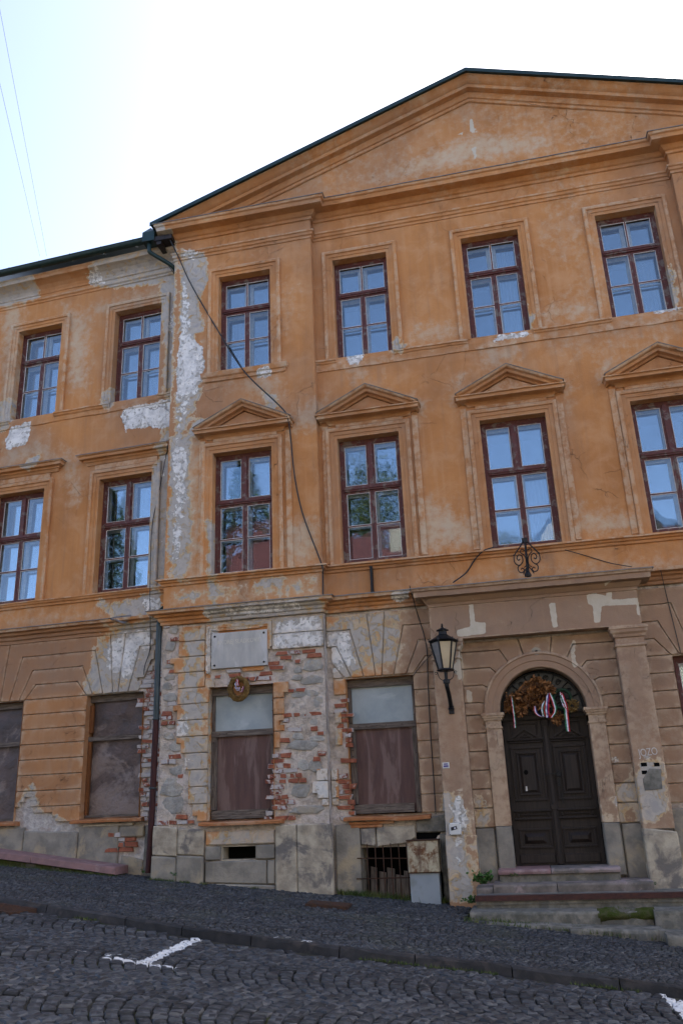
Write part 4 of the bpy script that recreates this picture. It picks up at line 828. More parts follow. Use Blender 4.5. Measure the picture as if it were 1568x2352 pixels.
# ------------------------------------------------------------------ portal
XP, ZS, RI, RO = -.06, 2.385, .635, .875
PF = -.27
def arcp(r, a, s=1): return (XP+s*r*math.cos(R_(a)), ZS+r*math.sin(R_(a)))
JN = [(0, 2.385), (11, 2.57), (27, 2.828), (44, 3.087), (60, 3.346), (77, 3.50)]
for s in (-1, 1):
    xe = XP+s*1.165
    for (a0, z0), (a1, z1) in zip(JN, JN[1:]):
        P = [arcp(RO-.01, a0+(a1-a0)*t/4, s) for t in range(5)]
        bend = (XP+s*(z1-ZS)/math.tan(R_(a1)), z1)
        if abs(bend[0]-XP) < 1.16: P.append(bend)
        if z1 < 3.49: P.append((xe, z1))
        else: P.append((xe, 3.50))
        P.append((xe, z0))
        if a0 > 0: P.append((XP+s*(z0-ZS)/math.tan(R_(a0)), z0))
        block('rusticated_block', BP, H, P, -.05, .05, ragged=False)
    for z0, z1 in zip([.78, 1.05, 1.315, 1.58, 1.85, 2.115], [1.05, 1.315, 1.58, 1.85, 2.115, 2.38]):
        block('rusticated_block', BP, H, [(XP+s*.865, z0), (xe, z0), (xe, z1), (XP+s*.865, z1)], -.05, .05, ragged=False)
    stone(H, [(XP+s*.88, -.2), (xe, -.2), (xe, .775), (XP+s*.88, .775)], -.07, .05)
    # jamb, impost and its base
    xs_ = sorted((XP+s*RI, XP+s*(RO-.005)))
    m = MB(); nz = 14; m.grid([[(x, d, .80+(2.30-.80)*k/nz) for x, d in ((XP+s*RI, .24), (XP+s*RI, -.085), (XP+s*(RI+.01), -.095), (XP+s*(RO-.015), -.095), (XP+s*(RO-.005), -.085), (XP+s*(RO-.005), .03))] for k in range(nz+1)]); m.build('door_jamb', BP, H, wear=True)
    stone(H, [(xs_[0]-.0, .1), (xs_[1]+.0, .1), (xs_[1]+.0, .80), (xs_[0]-.0, .80)], -.105, .24)
    a, c = xs_; e0, e1 = (a, c+.03) if s > 0 else (a-.03, c); i0, i1 = (a-.03, c) if s > 0 else (a, c+.03)
    m = MB()
    for k, (o, z0, z1) in enumerate(((.012, 2.17, 2.195), (.0, 2.196, 2.29), (.02, 2.291, 2.325), (.04, 2.326, 2.355), (.055, 2.356, 2.395))): m.box(min(a, c)-o, max(a, c)+o, -.097-o, .24, z0, z1)
    m.build('impost', BP, H, wear=True)
block('rusticated_block', BP, H, [arcp(RO-.01, 77), arcp(RO-.01, 84), arcp(RO-.01, 90), arcp(RO-.01, 84, -1), arcp(RO-.01, 77, -1), (XP-(3.5-ZS)/math.tan(R_(77)), 3.5), (XP+(3.5-ZS)/math.tan(R_(77)), 3.5)], -.062, .05, ragged=False)
m = MB(); prof = [(RI, .24), (RI, -.075), (RI+.012, -.09), (RI+.10, -.092), (RI+.11, -.105), (RI+.19, -.108), (RI+.205, -.125), (RO-.01, -.12), (RO, -.10), (RO, .03)]
m.grid([[(XP+r*math.cos(math.pi*k/36), d, ZS+.012+r*math.sin(math.pi*k/36)) for r, d in prof] for k in range(37)]); m.build('archivolt', BP, H, wear=True)
# roundel over the arch
m = MB(); cx, cz = px(1231, 1498, -.1)
for r0, r1, d in ((.075, .05, -.10), (.05, .03, -.115)): m.grid([[(cx+r*math.cos(math.pi*k/10), dd, cz+r*math.sin(math.pi*k/10)) for k in range(21)] for r, dd in ((r0, -.04), (r0, d), (r1, d), (r1*.9, -.06))])
m.build('roundel', 'plinth stone', H); MB().prism([(cx+.03*math.cos(k*math.pi/6), cz+.03*math.sin(k*math.pi/6)) for k in range(12)], -.075, -.05).build('roundel_core', 'dark opening', H)
# pilasters
for s in (-1, 1):
    x0, x1 = (-1.63, -1.215) if s < 0 else (1.095, 1.505)
    nz = 26; m = MB(); lo = .70
    m.grid([[(x+(float(fbm(z, x*3, 3, 61, 3))-.5)*.012, d+(float(fbm(z, x*2, 3, 63, 3))-.5)*.01, z) for x, d in ((x0, .03), (x0, PF+.01), (x0+.01, PF), ((x0+x1)/2, PF), (x1-.01, PF), (x1, PF+.01), (x1, .03))] for z in np.linspace(lo, 3.34, nz)]); m.build('pilaster', BP, H, wear=True)
    xm = (x0+x1)/2; hw = (x1-x0)/2
    sweep('capital', BP, H, [(x0, .03), (x0, PF), (x1, PF), (x1, .03)], [(0, 3.22), (.02, 3.225), (.025, 3.245), (0, 3.26), (0, 3.35), (.02, 3.36), (.03, 3.40), (.055, 3.43), (.06, 3.47), (.07, 3.48), (.07, 3.515), (0, 3.53)], jit=.002)
    stone(H, [(x0-.03, -.8), (x1+.03, -.8), (x1+.02, .66 if s > 0 else .70), (x0-.02, .72)], PF-.05 if s > 0 else PF-.015, .04, mat='plinth stone' if s > 0 else BP)
    m = MB()
    for xx in ((x0-.02, x0-.019), (x1+.019, x1+.02)): m.box(xx[0], xx[1], PF-.01, .03, -.8, .66)
    m.build('plinth_side', 'plinth render', H)
# broken render and bare brick on the right pilaster
for k, (a, b_) in enumerate((((1470, 1752), (1485, 1760)), ((1500, 1752), (1514, 1760)), ((1472, 1770), (1486, 1778)))):
    p0 = px(*a, PF); p1 = px(*b_, PF); MB().box(p0[0], p1[0], PF-.003, PF+.02, p1[1], p0[1]).build('broken_pocket', 'dark opening', H)
block('render_patch', 'concrete', H, [px(*q, PF) for q in ((1475, 1790), (1490, 1765), (1516, 1766), (1520, 1812), (1480, 1816))], PF-.012, PF+.02, ragged=False, ch=.004, gap=0)
# entablature of the portal
m = MB(); P_ = [(-1.63, .02), (-1.63, PF), (1.505, PF), (1.505, .02)]
sweep('portal_architrave', BP, H, P_, [(-.2, 3.53)]+[(.0, 3.53+.53*k/22) for k in range(23)]+[(-.2, 4.06)], jit=.002, step=.03)
sweep('portal_cornice', BP, H, P_, [(0, 4.05), (.015, 4.06), (.02, 4.10), (.045, 4.12), (.075, 4.16), (.085, 4.18), (.20, 4.19), (.205, 4.265), (.23, 4.28), (.235, 4.32), (-.1, 4.38)], jit=.005)
sweep('cornice_flashing', 'lead flashing', H, P_, [(-.25, 4.40), (.24, 4.325), (.255, 4.315), (.255, 4.33), (-.25, 4.415)], jit=.006)
MB().box(-1.6, 1.48, PF+.15, .02, 3.54, 4.40).build('entablature_core', BP, H)

# ------------------------------------------------------------------ door
DD = .20
leafs = []
dm = MB(); dm.box(XP-.65, XP+.65, DD-.05, DD+.04, 2.285, 2.40); dm.box(XP-.65, XP+.65, DD-.075, DD-.0505, 2.30, 2.335); dm.box(XP-.65, XP+.65, DD-.085, DD-.0505, 2.36, 2.385)
door = dm.build('door', 'door wood', H); tag(door, 'dark brown panelled double door under a fanlight')
def mframe(m, x0, x1, z0, z1, w_, d0, d1):
    for bx in ((x0, x1, z1-w_, z1), (x0, x1, z0, z0+w_)): m.cbox(bx[0], bx[1], d0-.004, d1, bx[2], bx[3], .006)
    for bx in ((x0, x0+w_, z0+w_, z1-w_), (x1-w_, x1, z0+w_, z1-w_)): m.cbox(bx[0], bx[1], d0, d1, bx[2], bx[3], .006)
def raised(m, x0, x1, z0, z1, d0, d1, c):
    W = WM; a = [(x0, d1, z0), (x1, d1, z0), (x1, d1, z1), (x0, d1, z1)]; e = [(x0+c, d0, z0+c), (x1-c, d0, z0+c), (x1-c, d0, z1-c), (x0+c, d0, z1-c)]; m.grid([a, e], closed=True); m.poly(e)
for s in (-1, 1):
    xc = XP+s*.315; m = MB(); m.box(xc-.312, xc+.312, DD, DD+.05, .245, 2.283); lf = m.build('door_leaf', 'door wood', door)
    m = MB(); mframe(m, xc-.24, xc+.24, 1.12, 1.90, .035, DD-.022, DD+.01); mframe(m, xc-.155, xc+.155, 1.20, 1.82, .028, DD-.03, DD+.01); raised(m, xc-.12, xc+.12, 1.24, 1.78, DD-.02, DD+.001, .035); m.build('upper_panel', 'door wood', lf)
    m = MB()
    for z in (.875, .985): m.cbox(xc-.27, xc+.27, DD-.05, DD+.01, z-.014, z+.016)
    m.cbox(xc-.18, xc+.18, DD-.03, DD+.01, .918, .942); m.cbox(xc-.235, xc-.20, DD-.04, DD+.01, .905, .955); m.cbox(xc+.20, xc+.235, DD-.04, DD+.01, .905, .955); m.build('rail', 'door wood', lf)
    m = MB(); mframe(m, xc-.235, xc+.235, .47, .74, .03, DD-.025, DD+.01); raised(m, xc-.16, xc+.16, .53, .68, DD-.04, DD+.001, .05); m.build('lower_panel', 'door wood', lf)
    m = MB(); m.cbox(xc-.25, xc+.25, DD-.02, DD+.01, .27, .39); m.build('kick_board', 'door wood', lf)
    m = MB(); m.cbox(xc-.27, xc+.27, DD-.05, DD+.01, 1.985, 2.01); m.cbox(xc-.25, xc+.25, DD-.035, DD+.01, 1.95, 1.975)
    for q in (-1, 1): m.prism([(xc+q*.26, 2.012), (xc+q*.20, 2.012), (xc, 2.145), (xc, 2.18)][::-q], DD-.045, DD+.01); m.prism([(xc+q*.15, 2.012), (xc+q*.11, 2.012), (xc, 2.085), (xc, 2.11)][::-q], DD-.03, DD+.01)
    mframe(m, xc-.2, xc+.2, 2.03, 2.24, .022, DD-.012, DD+.01); m.build('overpanel', 'door wood', lf)
m = MB(); m.cbox(XP-.055, XP+.055, DD-.03, DD+.01, .25, 2.283); m.cbox(XP-.03, XP+.03, DD-.055, DD-.031, .25, 2.2); m.cbox(XP-.05, XP+.05, DD-.06, DD-.031, .99, 1.06); m.build('astragal', 'door wood', door)
m = MB(); hx, hz = px(1207, 1774, DD); m.prism([(hx+.032*math.cos(k*math.pi/8), hz+.036*math.sin(k*math.pi/8)) for k in range(16)], DD-.024, DD); m.build('spy_hole', 'dark opening', door)
m = MB(); lx, lz = px(1278, 1777, DD); m.box(lx-.20, lx, DD-.07, DD-.062, lz-.008, lz+.008); m.tube([(lx, DD-.085, lz+.02), (lx+.02, DD-.085, lz+.045), (lx+.04, DD-.085, lz+.02)], .006, 6); m.cbox(lx-.008, lx+.048, DD-.10, DD-.07, lz-.04, lz+.02, .006); m.build('padlock', 'black iron', door)
m = MB(); m.box(lx+.0, lx+.03, DD-.06, DD-.03, lz-.17, lz-.06); m.box(lx-.11, lx-.08, DD-.035, DD-.0, lz-.42, lz-.27); m.box(lx+.03, lx+.05, DD-.035, DD, lz-.42, lz-.27); m.build('lock_plate', 'black iron', door)
MB().prism([(px(1208, 1812, DD)[0]+a, px(1208, 1812, DD)[1]+c) for a, c in ((-.012, -.03), (.018, -.03), (.014, .035), (-.006, .035))], DD-.026, DD-.02).build('paper_scrap', 'white plastic', door)
# fanlight with an iron scroll grille
m = MB(); m.prism([(XP+.63*math.cos(math.pi*k/24), 2.40+.615*math.sin(math.pi*k/24)) for k in range(25)], DD+.03, DD+.036); m.build('fanlight_pane', 'dark glass', door); MB().box(XP-.75, XP+.75, 1.1, 1.12, .2, 3.2).build('hall_back', 'dark opening', H)
m = MB()
for k in range(1, 8):
    a = math.pi*k/8; m.tube([(XP+.18*math.cos(a), DD, 2.41+.18*math.sin(a)), (XP+.6*math.cos(a), DD, 2.41+.59*math.sin(a))], .009, 6)
for r in (.18, .40, .60): m.tube([(XP+r*math.cos(math.pi*k/24), DD-.002, 2.41+r*.98*math.sin(math.pi*k/24)) for k in range(25)], .009, 6)
for k in range(8):
    a = math.pi*(k+.5)/8
    for rr in (.50, .30): m.tube([(XP+rr*math.cos(a)+.045*(1-t/20)*math.cos(t*.7), DD-.004, 2.41+rr*math.sin(a)+.045*(1-t/20)*math.sin(t*.7)) for t in range(14)], .006, 5)
m.build('fanlight_grille', 'black iron', door)

# ------------------------------------------------------------------ bricks and rubble laid bare
def brick_mesh(i, mat):
    rnd = random.Random(i); m = MB(); j = lambda a=.10: rnd.uniform(-a, a)
    b0 = [(-.5+j(), .5, -.5+j(.1)), (.5+j(), .5, -.5+j(.1)), (.5+j(), .5, .5+j(.1)), (-.5+j(), .5, .5+j(.1))]; k = .05
    b1 = [(x, -.3+j(.1), z) for x, _, z in b0]; b2 = [(x*(1-k*2), -.5+j(.12), z*(1-k*3.4)) for x, _, z in b0]
    m.grid([b0, b1, b2], closed=True); m.poly(b2); return m.mesh(mat, name='brick')
def stone_mesh(i, mat):
    rnd = random.Random(100+i); m = MB(); n = 7; an = [2*math.pi*(k+rnd.uniform(-.3, .3))/n for k in range(n)]; rr = [rnd.uniform(.82, 1.05) for _ in range(n)]
    def sq(a): c, s = math.cos(a), math.sin(a); q = max(abs(c), abs(s)); return (c*(1-.6+.6/q)*.5*.92, s*(1-.6+.6/q)*.5*.92)
    o = [(sq(a)[0]*r, sq(a)[1]*r) for a, r in zip(an, rr)]; rings = [[(x*f, y, z*f) for x, z in o] for f, y in ((1, .5), (1, -.30), (.93, -.42), (.55, -.47+rnd.uniform(-.06, .06)))]
    m.grid(rings, closed=True); m.poly(rings[-1]); return m.mesh(mat, name='stone')
BM = {k: [brick_mesh(i, k) for i in range(7)] for k in ('brick', 'limewashed brick')}; SM = [stone_mesh(i, 'rubble stone') for i in range(7)]
def put(name, me, parent, W, x, d, z, sx, sy, sz, rz, ry=0.0):
    o = bpy.data.objects.new(name, me); C.objects.link(o); o.location = W(x, d, z); o.scale = (sx, sy, sz); o.rotation_euler = (0, ry, rz); return adopt(o, parent)
def lay(key, parent, W, d, style, dens, rz=0.0, stones=(), pj=px):
    P = RAW[key]; A = np.array(P); boxes = []
    for (u, v, sw, sh) in stones:
        x, z = pj(u, v); boxes.append((x-sw/2, x+sw/2, z-sh/2, z+sh/2)); put('stone', random.choice(SM), parent, W, x, d+.034+random.uniform(-.006, .006), z, sw*1.08, .06, sh*1.1, rz, random.uniform(-.06, .06))
    z = A[:, 1].min()+.02; row = 0
    while z < A[:, 1].max():
        x = A[:, 0].min()-random.uniform(0, .2); hh = random.uniform(.058, .072)
        while x < A[:, 0].max():
            L = random.choice((.12, .13, .25, .24, .19)); xc = x+L/2
            sd = float(sdf(P, np.array([[xc]]), np.array([[z]]))[0, 0]); pb = dens(xc, z)
            if sd > .015 and random.random() < pb and not any(b_[0]+.02 < xc+L*.4 and xc-L*.4 < b_[1]-.02 and b_[2] < z < b_[3] for b_ in boxes) and (W is not WM or -6.17 < xc-L/2) and (W is not WM or xc+L/2 < -3.39 or xc-L/2 > -3.37):
                put('brick', random.choice(BM[style]), parent, W, xc, d+.023+random.uniform(-.012, .016), z, L-.014, .06, hh, rz, random.uniform(-.05, .05))
            x += L
        z += .0765; row += 1
ZD = lambda a, b_: (302+a*.2197, 1396+b_*.2197)
st1 = [(*ZD(430, 235), .22, .13), (*ZD(405, 400), .2, .2), (*ZD(388, 600), .16, .1), (*ZD(395, 730), .22, .1), (*ZD(370, 820), .2, .14), (*ZD(400, 930), .28, .15), (*ZD(388, 1340), .2, .13), (*ZD(475, 1440), .3, .2), (*ZD(480, 1700), .32, .15), (*ZD(430, 1880), .46, .33), (*ZD(420, 2070), .5, .29), (*ZD(400, 1240), .2, .1), (*ZD(360, 60), .2, .08)]
lay('R1', H, WM, RD+.015, 'brick', lambda x, z: .72, stones=st1, pj=pr)
ZE = lambda a, b_: (604+a*.2283, 1376+b_*.2283)
st2 = [(*ZE(500, 660), .36, .2), (*ZE(480, 810), .42, .15), (*ZE(340, 790), .2, .1), (*ZE(420, 950), .5, .12), (*ZE(550, 1050), .2, .25), (*ZE(340, 1080), .22, .14), (*ZE(420, 1220), .5, .17), (*ZE(400, 1470), .56, .18), (*ZE(345, 1380), .2, .12), (*ZE(540, 1400), .26, .1), (*ZE(400, 1670), .2, .18), (*ZE(520, 1680), .25, .2), (*ZE(375, 1930), .34, .24), (*ZE(450, 2120), .6, .14), (*ZE(340, 710), .14, .12)]
def den2(x, z):
    if z > 3.05: return .28
    if x < -3.9 and z < 2.75: return .95
    return .42 if z > 2.0 else .62
lay('R2', H, WM, RD+.015, 'brick', den2, stones=st2, pj=pr)
lay('M1', H, WM, .012, 'brick', lambda x, z: .95 if x > -3.27 else .15)

# ------------------------------------------------------------------ the neighbouring house
LB, LA, LC = (-7.10, -7.195, -7.18), (-9.374, -9.49, -9.53), (-11.65, -11.75, -11.8)
XL0, XL1 = -13.2, -6.17; RZ = -math.atan(KL)
hL = []; hLG = []
for c in (LA, LB, LC): hL += [(c[0]-W2/2, c[0]+W2/2, 8.815, 10.883), (c[1]-W1/2, c[1]+W1/2, 4.973, 7.196)]; hLG.append((c[2]-WG/2, c[2]+WG/2, 1.13, 3.142))
wall('wall', OP, N, XL0, XL1, 4.16, 12.0, 0, hL, .045, W=WL); wall('masonry', 'limewashed mortar', N, XL0, XL1, -.4, 4.16, .035, hLG, .05, W=WL, rough=.016, wear=False)
for h in hL:
    xc = (h[0]+h[1])/2; up = h[2] > 8; reveal(N, *h, 0, .36, OP, WL); surround(N, xc, (h[1]-h[0])/2, h[2]-.02, h[3], .19, 0, W=WL)
    window_unit(N, WL, xc, h[2], .15, h[1]-h[0], h[3]-h[2], 2 if up else 1, RZ)
    if not up:
        o = sweep('window_hood', OP, N, [(xc-.80, .01), (xc-.80, 0), (xc+.80, 0), (xc+.80, .01)], [(0, 7.50), (.03, 7.51), (.05, 7.55), (.08, 7.57), (.085, 7.60), (.15, 7.61), (.155, 7.66), (.18, 7.67), (.18, 7.69), (0, 7.72)], W=WL)
        block('frieze', OP, o, [(xc-.66, 7.40), (xc+.66, 7.40), (xc+.66, 7.50), (xc-.66, 7.50)], -.03, 0, WL, ragged=False, ch=.004, gap=0)
        sweep('flashing', 'lead flashing', o, [(xc-.80, .01), (xc-.80, 0), (xc+.80, 0), (xc+.80, .01)], [(0, 7.722), (.185, 7.692), (.195, 7.685), (.195, 7.697), (0, 7.735)], W=WL)
for h in hLG: reveal(N, *h, -.012, .36, OP, WL); boarded(N, WL, h, 0, 'sheet')
LP = [(XL0, 0), (XL1, 0)]
sweep('eaves_cornice', OP, N, LP, [(0, 11.70), (.02, 11.71), (.03, 11.75), (.06, 11.80), (.12, 11.86), (.20, 11.90), (.27, 11.92), (.28, 11.99), (.31, 12.02), (0, 12.06)], W=WL, jit=.005)
sweep('frieze_moulding', OP, N, LP, [(0, 11.50), (.02, 11.51), (.02, 11.55), (.045, 11.57), (.05, 11.61), (0, 11.63)], W=WL, jit=.004)
sweep('sill_course', OP, N, LP, [(0, 4.83), (.03, 4.84), (.035, 4.875), (.06, 4.89), (.07, 4.92), (.085, 4.93), (.085, 4.95), (0, 4.965)], W=WL, jit=.005)
sweep('lower_cornice', OP, N, LP, [(0, 4.17), (.025, 4.18), (.025, 4.23), (.06, 4.25), (.065, 4.30), (.12, 4.32), (.125, 4.36), (.20, 4.375), (.205, 4.42), (0, 4.47)], W=WL, jit=.006)
sweep('cornice_flashing', 'lead flashing', N, [(XL0, 0), (-7.25, 0)], [(0, 4.475), (.21, 4.43), (.225, 4.42), (.225, 4.432), (0, 4.488)], W=WL, jit=.004)
m = MB(WL); m.grid([[WL(x, d, z) for d, z in ((-.02, 4.50), (-.14, 4.46+dz), (-.25, 4.40+dz))] for x, dz in ((-7.22, .0), (-7.12, -.02), (-6.98, -.09), (-6.93, -.10))]); m.grid([[WL(x, d, z-.006) for d, z in ((-.02, 4.50), (-.14, 4.46+dz), (-.25, 4.40+dz))] for x, dz in ((-7.22, .0), (-7.12, -.02), (-6.98, -.09), (-6.93, -.10))]); m.build('bent_flashing', 'lead flashing', N)
for c in (LA, LB, LC):
    sweep('sill_course', OP, N, [(c[0]+.52, 0), (c[0]+1.75 if c is not LB else XL1, 0)], [(0, 8.60), (.02, 8.61), (.022, 8.70), (.045, 8.72), (.05, 8.755), (.07, 8.765), (.07, 8.795), (0, 8.81)], W=WL, jit=.008)
    sweep('sill_course', OP, N, [(c[0]-.52, 0), (c[0]+.52, 0)], [(0, 8.60), (.02, 8.61), (.022, 8.72), (.015, 8.78), (0, 8.81)], W=WL, jit=.01)
# rustication between its windows
def pier(parent, xa, xb, d, W, mat):
    B = lambda P: block('rusticated_block', mat, parent, P, d-.012, d+.045, W)
    for (a, b_, zt), (a2, b2, zt2) in zip(JT[:1]+JT[1:], JT[1:]):
        B([(xa+a, JBL), (xa+a2, JBL), (xa+b2, zt2+.06), (xb-b2, zt2+.06), (xb-a2, JBL), (xb-a, JBL), (xb-b_, zt+.06), (xa+b_, zt+.06)])
    B([(xa+.555, JBL), (xb-.555, JBL), (xb-.76, 3.406), (xa+.76, 3.406)])
    zs = [3.15-.257*i for i in range(9)][::-1]
    for z0, z1 in zip(zs, zs[1:]): B([(xa+.54, z0), (xb-.54, z0), (xb-.54, z1), (xa+.54, z1)])
JBL = 3.152
mark('raw', [(-9.35, 1.0), (-9.0, 1.15), (-8.86, 1.5), (-8.72, 1.52), (-8.62, 1.28), (-8.2, 1.22), (-8.1, 1.08), (-7.6, 1.0), (-7.6, .8), (-9.4, .8)], .1)
pier(N, LA[2], LB[2], 0, WL, OP); pier(N, LC[2], LA[2], 0, WL, OP)
X = LB[2]
for c in (LB[2], LA[2]): block('rusticated_block', OP, N, [(c-.05, JBL), (c+.05, JBL), (c+.15, 4.18), (c-.15, 4.18)], -.012, .045, WL)
BL = lambda P: block('rusticated_block', OP, N, P, -.012, .045, WL)
BL([(X+.05, JBL), (X+.24, JBL), (X+.44, 3.92), (-6.24, 3.92), (-6.24, 4.18), (X+.15, 4.18)]); BL([(X+.24, JBL), (X+.44, JBL), (X+.67, 3.66), (-6.24, 3.66), (-6.24, 3.92), (X+.44, 3.92)]); BL([(X+.44, JBL), (X+.555, JBL), (-6.3, 3.55), (-6.24, 3.66), (X+.67, 3.66)])
lay('L1', N, WL, .012, 'limewashed brick', lambda x, z: .9, RZ)
RAW['L2'] = [pl(*q) for q in [(252, 1915), (310, 1903), (312, 1955), (262, 1967), (250, 1945)]]
for h in hLG: clay(N, h[0]-.12, h[1]+.1, 0, 1.10, WL)
m = MB(WL); m.cbox(LB[2]-.45, LB[2]+.45, -.04, .03, 1.0, 1.04); m.build('sill_moulding', 'plinth stone', N)
xs_ = [XL0, -12, -10.9, -9.6, -8.75, -7.72, -6.98]
for a, b_ in zip(xs_, xs_[1:]): stone(N, [(a, .1-.08*a*0-.3), (b_, -.2), (b_, 1.0+.08*math.sin(a*3)), (a, 1.02+.05*math.sin(b_*5))], -.03-.006*(int(a*7) % 3), .05, WL, mat='plinth render')
stone(N, [(-6.98, -.2), (-6.52, -.2), (-6.52, .48), (-6.93, .56)], -.02, .05, WL); stone(N, [(-6.55, -.2), (-6.2, -.2), (-6.2, 1.0), (-6.52, 1.0)], -.01, .05, WL, mat='concrete'); stone(N, [(-6.98, .82), (-6.52, .82), (-6.52, 1.0), (-6.98, 1.0)], -.03, .05, WL)
lay('L2', N, WL, -.015, 'brick', lambda x, z: 1.0, RZ)
# roof, gutter and downpipe
m = MB(WL); m.box(0, 1, 0, 1, 0, 1, W=lambda x, d, z: WL(XL0+(XL1+.0-XL0)*x, -.42+5.6*d, 12.10+2.9*d+.05*z)); m.build('roof', 'green metal', N)
m = MB(WL); m.box(XL0+.05, XL1-.01, 5, 5.1, -.3, 14.6); m.box(XL0+.05, XL1-.01, 3.0, 3.1, -.3, 12.0); m.build('interior_wall', 'interior', N)
for z in (4.2, 8.1, 11.85): MB(WL).box(XL0+.05, XL1-.01, .04, 3.0, z, z+.2).build('ceiling', 'interior', N)
for x in (-8.3, -10.5): MB(WL).box(x-.06, x+.06, .5, 3.0, -.2, 11.9).build('partition', 'interior', N)
m = MB(WL); m.box(XL0, XL0+.05, 0, 5.1, -.3, 12.0); m.build('side_wall', OP, N)
g = MB(WL); n = 14; rows = []
for x in np.linspace(XL0, -6.78, 30):
    rows.append([WL(x, -.44-.085*math.cos(math.pi*k/8), 12.13-.085*math.sin(math.pi*k/8)) for k in range(9)])
g.grid(rows); rows2 = [[WL(*(0, 0, 0)) for _ in range(1)]]
g.tube([WL(x, -.527, 12.135) for x in np.linspace(XL0, -6.78, 12)], .012, 6); gut = g.build('gutter', 'green metal', N, smooth=True)
for x in np.linspace(XL0+.4, -7.0, 9): MB(WL).tube([WL(x, -.535, 12.15), WL(x, -.44, 12.03), WL(x, -.34, 12.1)], .01, 5).build('gutter_bracket', 'green metal', gut)
hp = MB(); hx, hy, hz = WL(-6.66, -.46, 12.02)
hp.box(hx-.12, hx+.14, hy-.1, hy+.14, hz-.02, hz+.20); hp.poly([(hx-.12, hy-.1, hz+.2), (hx+.14, hy-.1, hz+.2), (hx+.01, hy+.0, hz+.37)]); hp.poly([(hx-.12, hy+.14, hz+.2), (hx+.01, hy+.0, hz+.37), (hx+.14, hy+.14, hz+.2)]); hp.poly([(hx-.12, hy-.1, hz+.2), (hx+.01, hy, hz+.37), (hx-.12, hy+.14, hz+.2)]); hp.poly([(hx+.14, hy-.1, hz+.2), (hx+.14, hy+.14, hz+.2), (hx+.01, hy, hz+.37)]); hp.build('rainwater_head', 'green metal', gut)
MB().tube(curve_pts([(hx, hy, hz), (hx, hy, hz-.16), (hx+.04, hy+.03, hz-.24), (-6.27, -.08, 11.52), (-6.235, .06, 11.40), (-6.23, .085, 11.2), (-6.23, .085, 4.75), (-6.24, .04, 4.55), (-6.258, -.10, 4.42), (-6.256, -.12, 4.2)], 6), .043, 10).build('downpipe', 'green metal', N, smooth=True)
MB().tube([(-6.256, -.12, 4.2), (-6.262, -.10, 2.62)], .05, 10).build('downpipe', 'pipe zinc', N, smooth=True); MB().tube(curve_pts([(-6.262, -.10, 2.64), (-6.285, -.09, 1.0), (-6.30, -.10, .30)], 4), .052, 10).build('downpipe', 'pipe rust', N, smooth=True)
m = MB()
for z in (2.63, 1.55): m.lathe([(.058, -.012), (.062, 0), (.058, .012)], (-6.262-.018*(2.63-z), -.10, z), 10)
m.build('pipe_clip', 'pipe zinc', N)
for x in (-10.1, -9.25, -8.35, -7.3):
    m = MB(WL); m.box(x-.09, x+.09, -.1, -.09, 12.40, 12.425); m.box(x-.008, x+.008, -.10, -.09, 12.27, 12.40); m.build('snow_guard', 'green metal', N)
# ------------------------------------------------------------------ street: ground sheet, pavement, road, kerb
KX = [-60, -14, -10, -8.5, -6.8, -5.26, -3.84, -2.35, -1.0, .64, 3, 8, 60]; KY = [3, -2.3, -2.75, -2.95, -3.2, -3.54, -3.93, -4.12, -4.17, -4.33, -4.5, -4.8, -8]
ky = lambda x: float(np.interp(x, KX, KY))
def sheet(name, xs, ys_fn, n, dz, mat, kind='structure'):
    m = MB(); m.grid([[(x, y, float(zp(x, y))+dz) for y in [ys_fn(x)[0]+(ys_fn(x)[1]-ys_fn(x)[0])*k/n for k in range(n+1)]] for x in xs]); o = m.build(name, mat, None); tag(o, kind=kind); return o
gx = [-900, -300, -100, -40]+list(np.linspace(-25, 25, 26))+[40, 100, 300, 900]
GR = sheet('ground', gx, lambda x: (-900, 900), 60, -.34, 'ground')
RXS = list(np.linspace(-24, 24, 49))
road = sheet('road', RXS, lambda x: (-13.0, ky(x)), 30, -.088, 'dirt joint')
pave = sheet('pavement', RXS, lambda x: (ky(x)+.10, 1.0), 16, -.028, 'dirt joint')
far_ = sheet('far_pavement', RXS, lambda x: (-19.0, -13.0), 6, .0, 'kerb stone')
def sett_mesh(i, mat, s=1.0):
    rnd = random.Random(500+i); m = MB(); j = lambda a: rnd.uniform(-a, a)
    o = [(-.5+j(.05), -.5+j(.05)), (0+j(.06), -.53+j(.04)), (.5+j(.05), -.5+j(.05)), (.53+j(.03), 0+j(.05)), (.5+j(.05), .5+j(.05)), (-.5+j(.05), .5+j(.05)), (-.53+j(.03), j(.05))]
    t = [j(.12) for _ in o]
    m.grid([[(x, y, -1) for x, y in o], [(x, y, -.35) for x, y in o], [(x*.86, y*.86, -.06+t[k]) for k, (x, y) in enumerate(o)]], closed=True); c = (0, 0, .06)
    top = [(x*.86, y*.86, -.06+t[k]) for k, (x, y) in enumerate(o)]
    for k in range(len(top)): m.poly([top[k], top[(k+1) % len(top)], c])
    return m.mesh(mat, name='sett')
